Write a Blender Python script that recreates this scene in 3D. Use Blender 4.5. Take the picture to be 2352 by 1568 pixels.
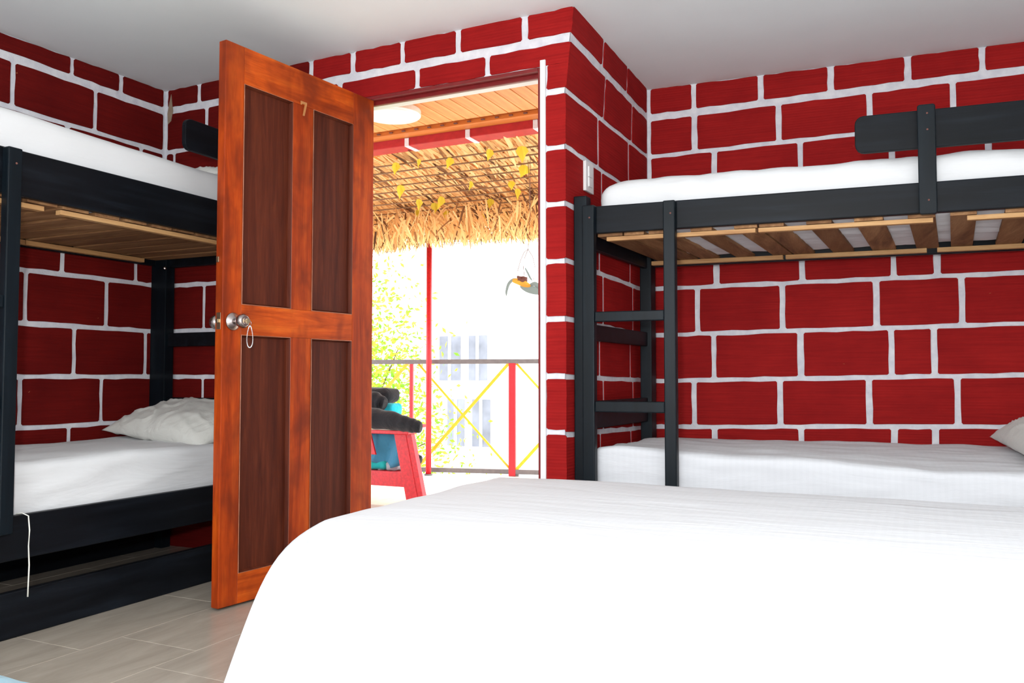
import bpy, bmesh, math, random
from mathutils import Vector, Matrix, noise, Euler

random.seed(7)
S = bpy.context.scene
for o in list(bpy.data.objects):
    bpy.data.objects.remove(o)
COL = S.collection
PI = math.pi

# ------------------------------------------------------------------ camera
HC = 0.815
F_PX = 1950.0
YAW, PITCH = math.radians(25.5725), math.radians(2.4666)
fw = Vector((-math.sin(YAW) * math.cos(PITCH), math.cos(YAW) * math.cos(PITCH), math.sin(PITCH)))
cam_d = bpy.data.cameras.new('camera')
cam_d.sensor_fit = 'HORIZONTAL'
cam_d.sensor_width = 36.0
cam_d.lens = F_PX / 2352.0 * 36.0
cam_d.clip_start = 0.05
cam_d.clip_end = 200
cam = bpy.data.objects.new('camera', cam_d)
COL.objects.link(cam)
cam.location = (0, 0, HC)
cam.rotation_euler = fw.to_track_quat('-Z', 'Y').to_euler()
S.camera = cam

# ------------------------------------------------------------------ world, sun, flash, exposure
W = bpy.data.worlds.new('sky')
S.world = W
W.use_nodes = True
bg = W.node_tree.nodes['Background']
bg.inputs[0].default_value = (0.95, 0.97, 1.0, 1)
bg.inputs[1].default_value = 4.0

sun_d = bpy.data.lights.new('sun', 'SUN')
sun_d.energy = 7.5
sun_d.angle = math.radians(2)
sun_d.color = (1.0, 0.96, 0.88)
sun = bpy.data.objects.new('sun', sun_d)
COL.objects.link(sun)
sun.rotation_euler = Vector((-0.35, -0.6, -1.0)).to_track_quat('-Z', 'Y').to_euler()

fl_d = bpy.data.lights.new('camera_flash', 'POINT')     # the flash on the camera, a hand to its upper left
fl_d.energy = 168
fl_d.shadow_soft_size = 0.035
fl_d.color = (0.985, 1.0, 1.0)
fl = bpy.data.objects.new('camera_flash', fl_d)
COL.objects.link(fl)
fl.location = (-0.07, -0.06, HC + 0.13)

wl_d = bpy.data.lights.new('rear_fill_light', 'AREA')   # added fill light at an invented window behind the camera
wl_d.shape = 'RECTANGLE'
wl_d.size = 1.5
wl_d.size_y = 1.0
wl_d.energy = 43
wl_d.color = (0.94, 0.97, 1.0)
wl = bpy.data.objects.new('rear_fill_light', wl_d)
COL.objects.link(wl)
wl.location = (-0.6, -1.56, 1.5)
wl.rotation_euler = (PI / 2, 0, 0)

S.view_settings.view_transform = 'Standard'
S.view_settings.look = 'None'
S.view_settings.gamma = 1
S.view_settings.use_curve_mapping = False
S.view_settings.exposure = 0.0


# ------------------------------------------------------------------ materials
def srgb(r, g, b):
    f = lambda c: (c / 255 / 12.92) if c / 255 <= 0.04045 else ((c / 255 + 0.055) / 1.055) ** 2.4
    return (f(r), f(g), f(b), 1)


class N:
    def __init__(s, name, rough=0.6, spec=0.4, metal=0.0):
        s.m = bpy.data.materials.new(name)
        s.m.use_nodes = True
        s.t = s.m.node_tree
        s.b = s.t.nodes['Principled BSDF']
        s.b.inputs['Roughness'].default_value = rough
        s.b.inputs['Specular IOR Level'].default_value = spec
        s.b.inputs['Metallic'].default_value = metal

    def n(s, t, **kw):
        x = s.t.nodes.new(t)
        for k, v in kw.items():
            setattr(x, k, v)
        return x

    def l(s, a, b):
        s.t.links.new(a, b)

    def coord(s, scale=(1, 1, 1), kind='Object', rot=(0, 0, 0)):
        c = s.n('ShaderNodeTexCoord')
        m = s.n('ShaderNodeMapping')
        m.inputs['Scale'].default_value = scale
        m.inputs['Rotation'].default_value = rot
        s.l(c.outputs[kind], m.inputs[0])
        return m.outputs[0]

    def noise(s, vec, scale, detail=3, rough=0.55, dist=0.0):
        x = s.n('ShaderNodeTexNoise')
        x.inputs['Scale'].default_value = scale
        x.inputs['Detail'].default_value = detail
        x.inputs['Roughness'].default_value = rough
        x.inputs['Distortion'].default_value = dist
        s.l(vec, x.inputs['Vector'])
        return x.outputs['Fac']

    def ramp(s, fac, stops):
        r = s.n('ShaderNodeValToRGB')
        e = r.color_ramp.elements
        while len(e) < len(stops):
            e.new(0.5)
        for i, (p, c) in enumerate(stops):
            e[i].position = p
            e[i].color = c
        s.l(fac, r.inputs[0])
        return r.outputs[0]

    def mix(s, fac, a, b, mode='MIX'):
        m = s.n('ShaderNodeMix', data_type='RGBA', blend_type=mode)
        for sock, v in ((m.inputs[0], fac), (m.inputs[6], a), (m.inputs[7], b)):
            if hasattr(v, 'is_linked'):
                s.l(v, sock)
            else:
                sock.default_value = v
        return m.outputs[2]

    def bump(s, h, strength=0.3, dist=0.01, prev=None):
        b = s.n('ShaderNodeBump')
        b.inputs['Strength'].default_value = strength
        b.inputs['Distance'].default_value = dist
        s.l(h, b.inputs['Height'])
        if prev is not None:
            s.l(prev, b.inputs['Normal'])
        s.l(b.outputs[0], s.b.inputs['Normal'])
        return b.outputs[0]

    def color(s, c):
        if hasattr(c, 'is_linked'):
            s.l(c, s.b.inputs['Base Color'])
        else:
            s.b.inputs['Base Color'].default_value = c


def plain(name, c, rough=0.6, spec=0.4, metal=0.0, nscale=30, var=0.12, bump=0.1):
    m = N(name, rough, spec, metal)
    v = m.coord()
    f = m.noise(v, nscale)
    dark = tuple(x * (1 - var) for x in c[:3]) + (1,)
    lite = tuple(min(1, x * (1 + var)) for x in c[:3]) + (1,)
    m.color(m.ramp(f, [(0.3, dark), (0.7, lite)]))
    m.bump(f, bump, 0.002)
    return m.m


def wood(name, dark, mid, lite, scale=(14, 14, 1.1), rough=0.35, spec=0.3, blotch=None, coat=0.0, bump=0.12, vary=0.0):
    m = N(name, rough, spec)
    v = m.coord(scale)
    f = m.noise(v, 1.6, 6, 0.6, 0.6)
    fine = m.noise(m.coord(tuple(x * 7 for x in scale)), 2.0, 3)
    c = m.ramp(f, [(0.28, dark), (0.5, mid), (0.72, lite)])
    c = m.mix(m.ramp(fine, [(0.35, (0.25, 0.25, 0.25, 1)), (0.65, (0, 0, 0, 1))]), c, dark)
    if blotch:
        bl = m.noise(m.coord((3, 3, 2)), 2.2, 3, 0.6, 0.4)
        c = m.mix(m.ramp(bl, [(0.42, (0, 0, 0, 1)), (0.68, (0.8, 0.8, 0.8, 1))]), c, blotch)
    if vary:
        oi = m.n('ShaderNodeObjectInfo')
        c = m.mix(m.ramp(oi.outputs['Random'], [(0.0, (0.0, 0.0, 0.0, 1)), (1.0, (vary, vary, vary, 1))]), c, dark)
    m.color(c)
    m.b.inputs['Coat Weight'].default_value = coat
    m.b.inputs['Coat Roughness'].default_value = 0.2
    m.bump(fine, bump, 0.001)
    return m.m


def brick_paint(name, c1, c2, c3):
    m = N(name, 0.7, 0.06)
    v = m.coord((1, 1, 1))
    big = m.noise(v, 4.0, 4, 0.6)
    streak = m.noise(m.coord((2.5, 2.5, 60)), 1.6, 4, 0.6)
    c = m.ramp(big, [(0.3, c1), (0.7, c2)])
    c = m.mix(m.ramp(streak, [(0.3, (0.5, 0.5, 0.5, 1)), (0.6, (0, 0, 0, 1))]), c, c3)
    spot = m.noise(m.coord((1, 1, 2.2)), 17.0, 4, 0.65, 0.5)
    c = m.mix(m.ramp(spot, [(0.745, (0, 0, 0, 1)), (0.76, (1, 1, 1, 1))]), c, srgb(170, 105, 70))
    m.color(c)
    w = m.n('ShaderNodeTexWave', wave_type='BANDS', bands_direction='Z', wave_profile='SIN')
    w.inputs['Scale'].default_value = 26
    w.inputs['Distortion'].default_value = 0.35
    w.inputs['Detail'].default_value = 2
    w.inputs['Detail Scale'].default_value = 3
    m.l(m.coord((0.15, 0.15, 1)), w.inputs['Vector'])
    b = m.bump(w.outputs['Fac'], 0.35, 0.0022)
    m.bump(streak, 0.25, 0.0015, b)
    return m.m


def mortar_paint():
    m = N('white_mortar_paint', 0.75, 0.1)
    v = m.coord()
    f = m.noise(v, 22, 4)
    g = m.noise(v, 90, 3, 0.7)
    c = m.ramp(f, [(0.3, srgb(205, 205, 214)), (0.7, srgb(228, 228, 232))])
    c = m.mix(m.ramp(g, [(0.72, (0, 0, 0, 1)), (0.76, (0.7, 0.7, 0.7, 1))]), c, srgb(110, 95, 90))
    m.color(c)
    m.bump(m.noise(v, 40, 5, 0.7), 0.6, 0.006)
    return m.m


def cloth(name, c, stripe=0.0, wr=0.5, wscale=(1.2, 6, 6)):
    m = N(name, 0.85, 0.12)
    m.b.inputs['Sheen Weight'].default_value = 0.15
    v = m.coord(wscale)
    f = m.noise(v, 1.5, 4, 0.55, 0.5)
    w = m.n('ShaderNodeTexWave', wave_type='BANDS', bands_direction='X')
    w.inputs['Scale'].default_value = 14
    m.l(m.coord(), w.inputs['Vector'])
    dk = tuple(x * 0.93 for x in c[:3]) + (1,)
    st = m.ramp(w.outputs['Fac'], [(0.45, (0, 0, 0, 1)), (0.55, (stripe, stripe, stripe, 1))])
    m.color(m.mix(st, c, dk))
    g = m.n('ShaderNodeTexNoise', noise_type='RIDGED_MULTIFRACTAL')
    g.inputs['Scale'].default_value = 1.1
    g.inputs['Detail'].default_value = 2.5
    g.inputs['Distortion'].default_value = 0.6
    m.l(m.coord(tuple(x * 0.8 for x in wscale), rot=(0.2, 0.15, 0.35)), g.inputs['Vector'])
    b0 = m.bump(g.outputs['Fac'], min(1, wr * 0.7), 0.008)
    b = m.bump(f, min(1, wr * 1.4), 0.014, b0)
    m.bump(m.noise(m.coord(), 300, 2), 0.1, 0.001, b)
    return m.m


M = {}
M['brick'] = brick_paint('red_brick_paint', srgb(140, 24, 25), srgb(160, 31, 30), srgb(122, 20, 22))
M['brick_darker'] = brick_paint('darker_red_brick', srgb(92, 17, 16), srgb(110, 22, 19), srgb(80, 13, 13))  # darker red for the left wall and the bricks left of the doorway
M['mortar'] = mortar_paint()
M['ceiling'] = plain('ceiling_plaster', srgb(240, 246, 248), 0.85, 0.15, nscale=3, var=0.015, bump=0.03)
M['tile'] = None


def tile_mat(name, a, b, rough=0.22):
    m = N(name, rough, 0.5)
    v = m.coord((5, 1.2, 5), 'Generated')
    v2 = m.coord((6, 1.4, 1))
    f = m.noise(v2, 2.2, 5, 0.6, 0.6)
    m.color(m.ramp(f, [(0.3, a), (0.7, b)]))
    m.bump(f, 0.03, 0.001)
    return m.m


M['tile'] = tile_mat('beige_floor_tile', srgb(154, 144, 132), srgb(176, 166, 153))
M['grout'] = plain('floor_grout', srgb(206, 198, 182), 0.9)
M['outtile'] = tile_mat('pale_balcony_tile', srgb(214, 208, 200), srgb(232, 228, 222), 0.35)
M['door_frame'] = wood('varnished_orange_wood', srgb(112, 34, 8), srgb(168, 62, 12), srgb(196, 86, 20), blotch=srgb(104, 36, 14), coat=0.08, rough=0.45, spec=0.15)
M['door_rail'] = wood('varnished_orange_rail_wood', srgb(128, 44, 8), srgb(192, 78, 16), srgb(218, 108, 30), scale=(1.1, 14, 14), blotch=srgb(110, 38, 14), coat=0.08, rough=0.45, spec=0.15)
M['door_panel'] = wood('dark_stained_panel_wood', srgb(58, 22, 13), srgb(80, 34, 20), srgb(98, 45, 26), scale=(22, 22, 1.4), coat=0.05, rough=0.45, spec=0.12)
M['door_highlight'] = plain('moulding_highlight', srgb(176, 112, 84), 0.35, 0.5, nscale=12, var=0.4)  # highlight line along the mouldings, painted in as a paler colour
M['black'] = wood('black_painted_wood', srgb(8, 10, 13), srgb(14, 17, 22), srgb(24, 29, 36), scale=(1.2, 14, 14), rough=0.42, spec=0.14, bump=0.05)
M['blackv'] = wood('black_painted_upright_wood', srgb(8, 14, 18), srgb(12, 20, 26), srgb(18, 27, 34), scale=(14, 14, 1.2), rough=0.38, spec=0.16, bump=0.05)
M['slat'] = wood('pine_slat_wood', srgb(104, 70, 46), srgb(160, 118, 80), srgb(196, 152, 108), scale=(12, 1.2, 12), rough=0.65, spec=0.15, vary=0.55)
M['ledger'] = wood('pine_batten_wood', srgb(150, 104, 66), srgb(186, 142, 94), srgb(208, 170, 120), scale=(1.2, 14, 14), rough=0.6, spec=0.25)
M['sheet'] = cloth('white_cotton_sheet', srgb(211, 212, 216), 0.22)
M['sheet_plain'] = cloth('white_plain_sheet', srgb(212, 213, 215), 0.0, 0.5)
M['pillow'] = cloth('ivory_pillowcase', srgb(214, 214, 208), 0.0, 0.7, (5, 5, 5))
M['steel'] = plain('brushed_steel', srgb(170, 160, 158), 0.25, 0.5, 1.0, 80, 0.05, 0.03)
M['brass'] = plain('worn_brass', srgb(186, 168, 138), 0.35, 0.5, 1.0)
M['bead'] = plain('white_bead', srgb(222, 224, 226), 0.25, 0.6, bump=0)
M['numeral'] = plain('tan_numeral_wood', srgb(176, 120, 70), 0.5)
M['white'] = plain('white_gloss_paint', srgb(228, 230, 232), 0.35, 0.5, var=0.03)
M['plastic'] = plain('white_switch_plastic', srgb(224, 224, 224), 0.3, 0.5, var=0.02, bump=0)
M['darkred'] = plain('dark_red_frame_paint', srgb(118, 24, 26), 0.4, 0.5)
M['red'] = plain('bright_red_paint', srgb(190, 24, 36), 0.4, 0.5, nscale=60, var=0.2, bump=0.3)
M['beamred'] = plain('red_beam_paint', srgb(170, 36, 38), 0.6, 0.3)
M['yellow'] = plain('yellow_rail_paint', srgb(240, 170, 20), 0.4, 0.5)
M['grey'] = plain('grey_rail_paint', srgb(104, 98, 98), 0.45, 0.5)
M['plank'] = wood('honey_ceiling_plank', srgb(196, 116, 56), srgb(226, 146, 82), srgb(238, 166, 104), scale=(14, 1.2, 14), rough=0.45, spec=0.4)
M['ptrim'] = wood('honey_ceiling_trim', srgb(176, 96, 40), srgb(202, 118, 54), srgb(220, 136, 70), scale=(1.2, 14, 14), rough=0.45)
M['lampshade'] = plain('opal_lamp_plastic', srgb(245, 244, 238), 0.3, 0.4, var=0.01, bump=0)
M['black_cloth'] = cloth('black_denim', srgb(34, 34, 38), 0, 0.6, (8, 8, 8))
M['blue_cloth'] = cloth('blue_denim', srgb(60, 120, 150), 0, 0.7, (8, 8, 8))
M['teal_cloth'] = cloth('teal_cloth', srgb(30, 150, 150), 0, 0.7, (8, 8, 8))
M['cyan_cloth'] = cloth('cyan_cloth', srgb(40, 190, 215), 0, 0.7, (8, 8, 8))
M['grey_cloth'] = cloth('grey_cloth', srgb(150, 150, 155), 0, 0.7, (8, 8, 8))
M['pale_blue'] = cloth('pale_blue_towel', srgb(150, 185, 200), 0, 0.6, (9, 9, 9))
M['cord'] = plain('white_cord', srgb(225, 225, 215), 0.7)
M['bamboo'] = plain('bamboo_batten', srgb(120, 84, 50), 0.5, 0.4)
M['glass'] = plain('dim_window_glass', srgb(130, 134, 146), 0.5, 0.2, nscale=1.2, var=0.35, bump=0)
M['render'] = plain('white_house_render', srgb(228, 230, 232), 0.85, 0.2, nscale=1.5, var=0.05)
M['bark'] = plain('tree_bark', srgb(110, 90, 70), 0.9)
M['ground'] = plain('pale_ground', srgb(190, 186, 170), 0.9, nscale=1, var=0.08)
M['room_paint'] = None


def island(name, stops, rough=0.7, trans=0.0):
    m = N(name, rough, 0.2)
    g = m.n('ShaderNodeNewGeometry')
    c = m.ramp(g.outputs['Random Per Island'], stops)
    m.color(c)
    if trans:
        tr = m.n('ShaderNodeBsdfTranslucent')
        m.l(c, tr.inputs['Color'])
        mx = m.n('ShaderNodeMixShader')
        mx.inputs[0].default_value = trans
        out = m.t.nodes['Material Output']
        m.l(m.b.outputs[0], mx.inputs[1])
        m.l(tr.outputs[0], mx.inputs[2])
        m.l(mx.outputs[0], out.inputs[0])
    return m.m


M['thatch'] = island('dry_palm_thatch', [(0.0, srgb(84, 56, 40)), (0.13, srgb(150, 106, 72)), (0.2, srgb(222, 172, 116)), (0.6, srgb(246, 204, 142)), (1.0, srgb(252, 226, 170))], 0.7, 0.4)
M['leaf'] = island('tree_leaf', [(0.0, srgb(110, 168, 50)), (0.5, srgb(160, 200, 62)), (1.0, srgb(215, 215, 80))], 0.5, 0.45)
M['vine'] = island('yellow_vine_leaf', [(0.0, srgb(200, 178, 30)), (1.0, srgb(228, 206, 70))], 0.5, 0.4)
M['orchid'] = island('orchid_leaf', [(0.0, srgb(118, 130, 128)), (1.0, srgb(140, 152, 150))], 0.4, 0.3)
M['orchid_y'] = island('orchid_yellow_leaf', [(0.0, srgb(222, 160, 60)), (1.0, srgb(232, 180, 80))], 0.4, 0.3)
M['coir'] = plain('brown_coir', srgb(110, 70, 62), 0.95)


def plain_brick():
    m = N('painted_blockwork', 0.65, 0.2)
    br = m.n('ShaderNodeTexBrick')
    br.inputs['Color1'].default_value = srgb(146, 32, 28)
    br.inputs['Color2'].default_value = srgb(132, 27, 25)
    br.inputs['Mortar'].default_value = srgb(215, 215, 220)
    br.inputs['Scale'].default_value = 1.0
    br.inputs['Mortar Size'].default_value = 0.014
    br.inputs['Brick Width'].default_value = 0.4
    br.inputs['Row Height'].default_value = 0.225
    c = m.n('ShaderNodeTexCoord')
    sp = m.n('ShaderNodeSeparateXYZ')
    cb = m.n('ShaderNodeCombineXYZ')
    ad = m.n('ShaderNodeMath', operation='ADD')
    m.l(c.outputs['Object'], sp.inputs[0])
    m.l(sp.outputs[0], ad.inputs[0])
    m.l(sp.outputs[1], ad.inputs[1])
    m.l(ad.outputs[0], cb.inputs[0])
    m.l(sp.outputs[2], cb.inputs[1])
    m.l(cb.outputs[0], br.inputs['Vector'])
    m.color(br.outputs['Color'])
    return m.m


M['room_paint'] = plain('white_room_paint', srgb(226, 226, 228), 0.8, 0.15, nscale=2, var=0.02)

# ------------------------------------------------------------------ object helpers
MW = {}


def link(o, parent=None):
    COL.objects.link(o)
    if parent is not None:
        o.parent = parent
    return o


def thing(name, label, cat, loc=(0, 0, 0), rz=0.0, group=None):
    o = bpy.data.objects.new(name, None)
    o.empty_display_size = 0.1
    link(o)
    o.location = loc
    o.rotation_euler = (0, 0, rz)
    o['label'] = label
    o['category'] = cat
    if group:
        o['group'] = group
    MW[o.name] = Matrix.Translation(Vector(loc)) @ Matrix.Rotation(rz, 4, 'Z')
    return o


def obj(name, bm, mat, parent=None, world=False, bevel=0.0, smooth=False, seg=2):
    """one mesh object; world=True: coordinates are world ones and are moved into the parent's frame"""
    me = bpy.data.meshes.new(name)
    if world and parent is not None and parent.name in MW:
        bm.transform(MW[parent.name].inverted())
    bmesh.ops.recalc_face_normals(bm, faces=bm.faces)
    bm.to_mesh(me)
    bm.free()
    if isinstance(mat, str):
        mat = M[mat]
    me.materials.append(mat)
    if smooth:
        for p in me.polygons:
            p.use_smooth = True
    o = bpy.data.objects.new(name, me)
    link(o, parent)
    if bevel:
        b = o.modifiers.new('bevel', 'BEVEL')
        b.width = bevel
        b.segments = seg
        b.limit_method = 'ANGLE'
        b.angle_limit = math.radians(40)
    return o


def tag(o, label, cat, group=None, kind=None):
    o['label'] = label
    o['category'] = cat
    if group:
        o['group'] = group
    if kind:
        o['kind'] = kind
    return o


def struct(name, bm, mat, label=None, cat=None):
    o = obj(name, bm, mat)
    o['kind'] = 'structure'
    if label:
        o['label'] = label
        o['category'] = cat
    return o


def B(*boxes):
    bm = bmesh.new()
    for b in boxes:
        x0, x1, y0, y1, z0, z1 = b[:6]
        v = [bm.verts.new(p) for p in ((x0, y0, z0), (x1, y0, z0), (x1, y1, z0), (x0, y1, z0), (x0, y0, z1), (x1, y0, z1), (x1, y1, z1), (x0, y1, z1))]
        for f in ((0, 3, 2, 1), (4, 5, 6, 7), (0, 1, 5, 4), (1, 2, 6, 5), (2, 3, 7, 6), (3, 0, 4, 7)):
            bm.faces.new([v[i] for i in f])
    return bm


def poly(bm, pts):
    vs = [bm.verts.new(p) for p in pts]
    return bm.faces.new(vs)


def prism(pts, a, b, bm=None):
    """extrude the outline pts (3D) from offset vector a to b"""
    bm = bm or bmesh.new()
    a, b = Vector(a), Vector(b)
    lo = [bm.verts.new(Vector(p) + a) for p in pts]
    hi = [bm.verts.new(Vector(p) + b) for p in pts]
    bm.faces.new(lo[::-1])
    bm.faces.new(hi)
    n = len(pts)
    for i in range(n):
        bm.faces.new((lo[i], lo[(i + 1) % n], hi[(i + 1) % n], hi[i]))
    return bm


def tube(pts, r, seg=8, bm=None, caps=True):
    bm = bm or bmesh.new()
    pts = [Vector(p) for p in pts]
    rings = []
    up = Vector((0.013, 0.021, 1)).normalized()
    for i, p in enumerate(pts):
        t = (pts[min(i + 1, len(pts) - 1)] - pts[max(i - 1, 0)]).normalized()
        u = t.cross(up)
        if u.length < 0.05:
            u = t.cross(Vector((1, 0, 0)))
        u.normalize()
        w = t.cross(u)
        rr = r[i] if isinstance(r, (list, tuple)) else r
        rings.append([bm.verts.new(p + (u * math.cos(a) + w * math.sin(a)) * rr) for a in [2 * PI * k / seg for k in range(seg)]])
    for a, b in zip(rings, rings[1:]):
        for k in range(seg):
            bm.faces.new((a[k], a[(k + 1) % seg], b[(k + 1) % seg], b[k]))
    if caps:
        bm.faces.new(rings[0][::-1])
        bm.faces.new(rings[-1])
    return bm


def lathe(profile, axis_pt, axis, seg=28, bm=None):
    """profile: (r, h) pairs along axis from axis_pt"""
    bm = bm or bmesh.new()
    axis = Vector(axis).normalized()
    u = axis.orthogonal().normalized()
    w = axis.cross(u)
    c = Vector(axis_pt)
    rings = []
    for r, h in profile:
        rings.append([bm.verts.new(c + axis * h + (u * math.cos(2 * PI * k / seg) + w * math.sin(2 * PI * k / seg)) * max(r, 1e-5)) for k in range(seg)])
    for a, b in zip(rings, rings[1:]):
        for k in range(seg):
            bm.faces.new((a[k], a[(k + 1) % seg], b[(k + 1) % seg], b[k]))
    bm.faces.new(rings[0][::-1])
    bm.faces.new(rings[-1])
    return bm


def rcorner(x0, x1, z0, z1, r, n=4, y=0.0):
    pts = []
    for cx, cz, a0 in ((x1 - r, z1 - r, 0), (x0 + r, z1 - r, 90), (x0 + r, z0 + r, 180), (x1 - r, z0 + r, 270)):
        for k in range(n + 1):
            a = math.radians(a0 + 90 * k / n)
            pts.append((cx + r * math.cos(a), y, cz + r * math.sin(a)))
    return pts


# ------------------------------------------------------------------ setting: geometry of the room
XL = -3.395            # left wall
YD = 3.055             # wall with the door
XF = -1.232            # the return wall of the alcove
P0 = Vector((-1.232, 4.182, 0))
RA = math.radians(4.91)
EX = Vector((math.cos(RA), math.sin(RA), 0))
EY = Vector((-math.sin(RA), math.cos(RA), 0))
XR = 1.45              # right wall, out of view
YB = -1.6              # wall behind the camera


def ceil_z(x, y):
    return 2.2575 + 0.0062 * (x + 3.4) + 0.0195 * (y - 3.053)


def lean(z):
    return 0.0 if z < 1.93 else 0.036 * (z - 1.93) / 0.34


# ceiling
bm = bmesh.new()
zz = lambda x, y, d=0: (x, y, ceil_z(x, y) + d)
cx0, cx1, cy0, cy1 = -3.55, XR + 0.15, YB - 0.15, 4.75
lo = [bm.verts.new(zz(x, y)) for x, y in ((cx0, cy0), (cx1, cy0), (cx1, YD + 0.1), (cx0, YD + 0.1))]
hi = [bm.verts.new(zz(x, y, 0.15)) for x, y in ((cx0, cy0), (cx1, cy0), (cx1, YD + 0.1), (cx0, YD + 0.1))]
for f in ((3, 2, 1, 0),):
    bm.faces.new([lo[i] for i in f])
bm.faces.new(hi)
for i in range(4):
    bm.faces.new((lo[i], lo[(i + 1) % 4], hi[(i + 1) % 4], hi[i]))
lo = [bm.verts.new(zz(x, y)) for x, y in ((XF - 0.1, YD + 0.1), (cx1, YD + 0.1), (cx1, cy1), (XF - 0.1, cy1))]
hi = [bm.verts.new(zz(x, y, 0.15)) for x, y in ((XF - 0.1, YD + 0.1), (cx1, YD + 0.1), (cx1, cy1), (XF - 0.1, cy1))]
bm.faces.new(lo[::-1])
bm.faces.new(hi)
for i in range(4):
    bm.faces.new((lo[i], lo[(i + 1) % 4], hi[(i + 1) % 4], hi[i]))
struct('ceiling', bm, 'ceiling')

# walls (white mortar coats, bricks stand proud of them)
HT = 2.40
wall_left = struct('wall_left', B((XL - 0.12, XL, YB - 0.12, YD + 0.12, -0.02, 2.255)), 'mortar')
DX0, DX1, DZ = -2.24, -1.335, 2.052       # doorway
wall_back = struct('wall_back', B((XL, DX0, YD, YD + 0.12, -0.02, 2.262)), 'mortar')
wall_back_bm = B((XL, DX0, YD, YD + 0.12, -0.02, 2.262), (DX0, DX1, YD, YD + 0.12, DZ, 2.27), (DX1, XF - 0.003, YD, YD + 0.12, -0.02, 2.27))
prism([(XF - 0.003, YD, 1.93), (XF + 0.033, YD, 2.27), (XF - 0.003, YD, 2.27)], (0, 0, 0), (0, 0.12, 0), wall_back_bm)
bpy.data.objects.remove(wall_back)
wall_back = struct('wall_back', wall_back_bm, 'mortar')
# return wall with its leaning upper corner
bm = bmesh.new()
zs = [-0.02, 1.93, 2.0, 2.1, 2.2, 2.272]
prof = [(XF + lean(z), z) for z in zs]
n0 = [bm.verts.new((x, YD + 0.0, z)) for x, z in prof]
f0 = [bm.verts.new((XF, P0.y, min(z, 2.3) if z < 2.27 else 2.296)) for x, z in prof]
n1 = [bm.verts.new((XF - 0.1, YD + 0.0, z)) for x, z in prof]
f1 = [bm.verts.new((XF - 0.1, P0.y, v.co.z)) for v in f0]
for i in range(len(zs) - 1):
    bm.faces.new((n0[i], f0[i], f0[i + 1], n0[i + 1]))
    bm.faces.new((n1[i], f1[i], f1[i + 1], n1[i + 1]))
bm.faces.new((n0[-1], f0[-1], f1[-1], n1[-1]))
wall_return = struct('wall_return', bm, 'mortar')
bm = bmesh.new()
e = 2.72
pts = [P0 + EY * 0 - EX * 0.1, P0 + EX * e, P0 + EX * e + EY * 0.12, P0 + EY * 0.12 - EX * 0.1]
lo = [bm.verts.new((p.x, p.y, -0.02)) for p in pts]
hi = [bm.verts.new((p.x, p.y, 2.30 + 0.004)) for p in pts]
bm.faces.new(lo[::-1])
bm.faces.new(hi)
for i in range(4):
    bm.faces.new((lo[i], lo[(i + 1) % 4], hi[(i + 1) % 4], hi[i]))
wall_alcove = struct('wall_alcove', bm, 'mortar')
struct('wall_right', B((XR, XR + 0.12, YB - 0.12, 4.6, -0.02, 2.30)), 'room_paint')
wx0, wx1, wz0, wz1 = -1.4, 0.2, 0.95, 2.05  # unseen window opening, added for the fill light
struct('wall_front', B((XL, wx0, YB - 0.12, YB, -0.02, 2.3), (wx1, XR, YB - 0.12, YB, -0.02, 2.3), (wx0, wx1, YB - 0.12, YB, -0.02, wz0), (wx0, wx1, YB - 0.12, YB, wz1, 2.3)), 'room_paint')
w1 = struct('added_window_1', B((wx0, wx0 + 0.05, YB - 0.1, YB - 0.04, wz0, wz1), (wx1 - 0.05, wx1, YB - 0.1, YB - 0.04, wz0, wz1),
                          (wx0, wx1, YB - 0.1, YB - 0.04, wz0, wz0 + 0.05), (wx0, wx1, YB - 0.1, YB - 0.04, wz1 - 0.05, wz1),
                          ((wx0 + wx1) / 2 - 0.02, (wx0 + wx1) / 2 + 0.02, YB - 0.1, YB - 0.04, wz0, wz1)), 'white')


# ---- bricks
def brick_mesh(fn, s0, s1, zl0, zl1, zh0, zh1, h=0.0045, rnd=0.006):
    """outline in wall coordinates (s, z) -> proud slab. zl/zh at both ends."""
    out = []

    def edge(a, b, n, jit, axis):
        for k in range(n):
            t = k / n
            s = a[0] + (b[0] - a[0]) * t
            z = a[1] + (b[1] - a[1]) * t
            if k:
                j = random.uniform(-jit, jit)
                if axis == 'z':
                    z += j
                else:
                    s += j
            out.append((s, z))
    r = min(rnd, (s1 - s0) * 0.2)
    A0, A1 = (s0 + r, zl0), (s1 - r, zl1)
    B0, B1 = (s1, zl1 + r), (s1, zh1 - r)
    C0, C1 = (s1 - r, zh1), (s0 + r, zh0)
    D0, D1 = (s0, zh0 - r), (s0, zl0 + r)
    nn = 5 if (s1 - s0) > 0.12 else 2
    edge(A0, A1, nn, 0.003, 'z')
    out.append(A1)
    edge(B0, B1, 3, 0.0026, 's')
    out.append(B1)
    edge(C0, C1, nn, 0.003, 'z')
    out.append(C1)
    edge(D0, D1, 3, 0.0026, 's')
    out.append(D1)
    bm = bmesh.new()
    top = [bm.verts.new(fn(s, z, h)) for s, z in out]
    bot = [bm.verts.new(fn(s, z, -0.001)) for s, z in out]
    bm.faces.new(top)
    n = len(out)
    for i in range(n):
        bm.faces.new((top[i], bot[i], bot[(i + 1) % n], top[(i + 1) % n]))
    return bm


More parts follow.
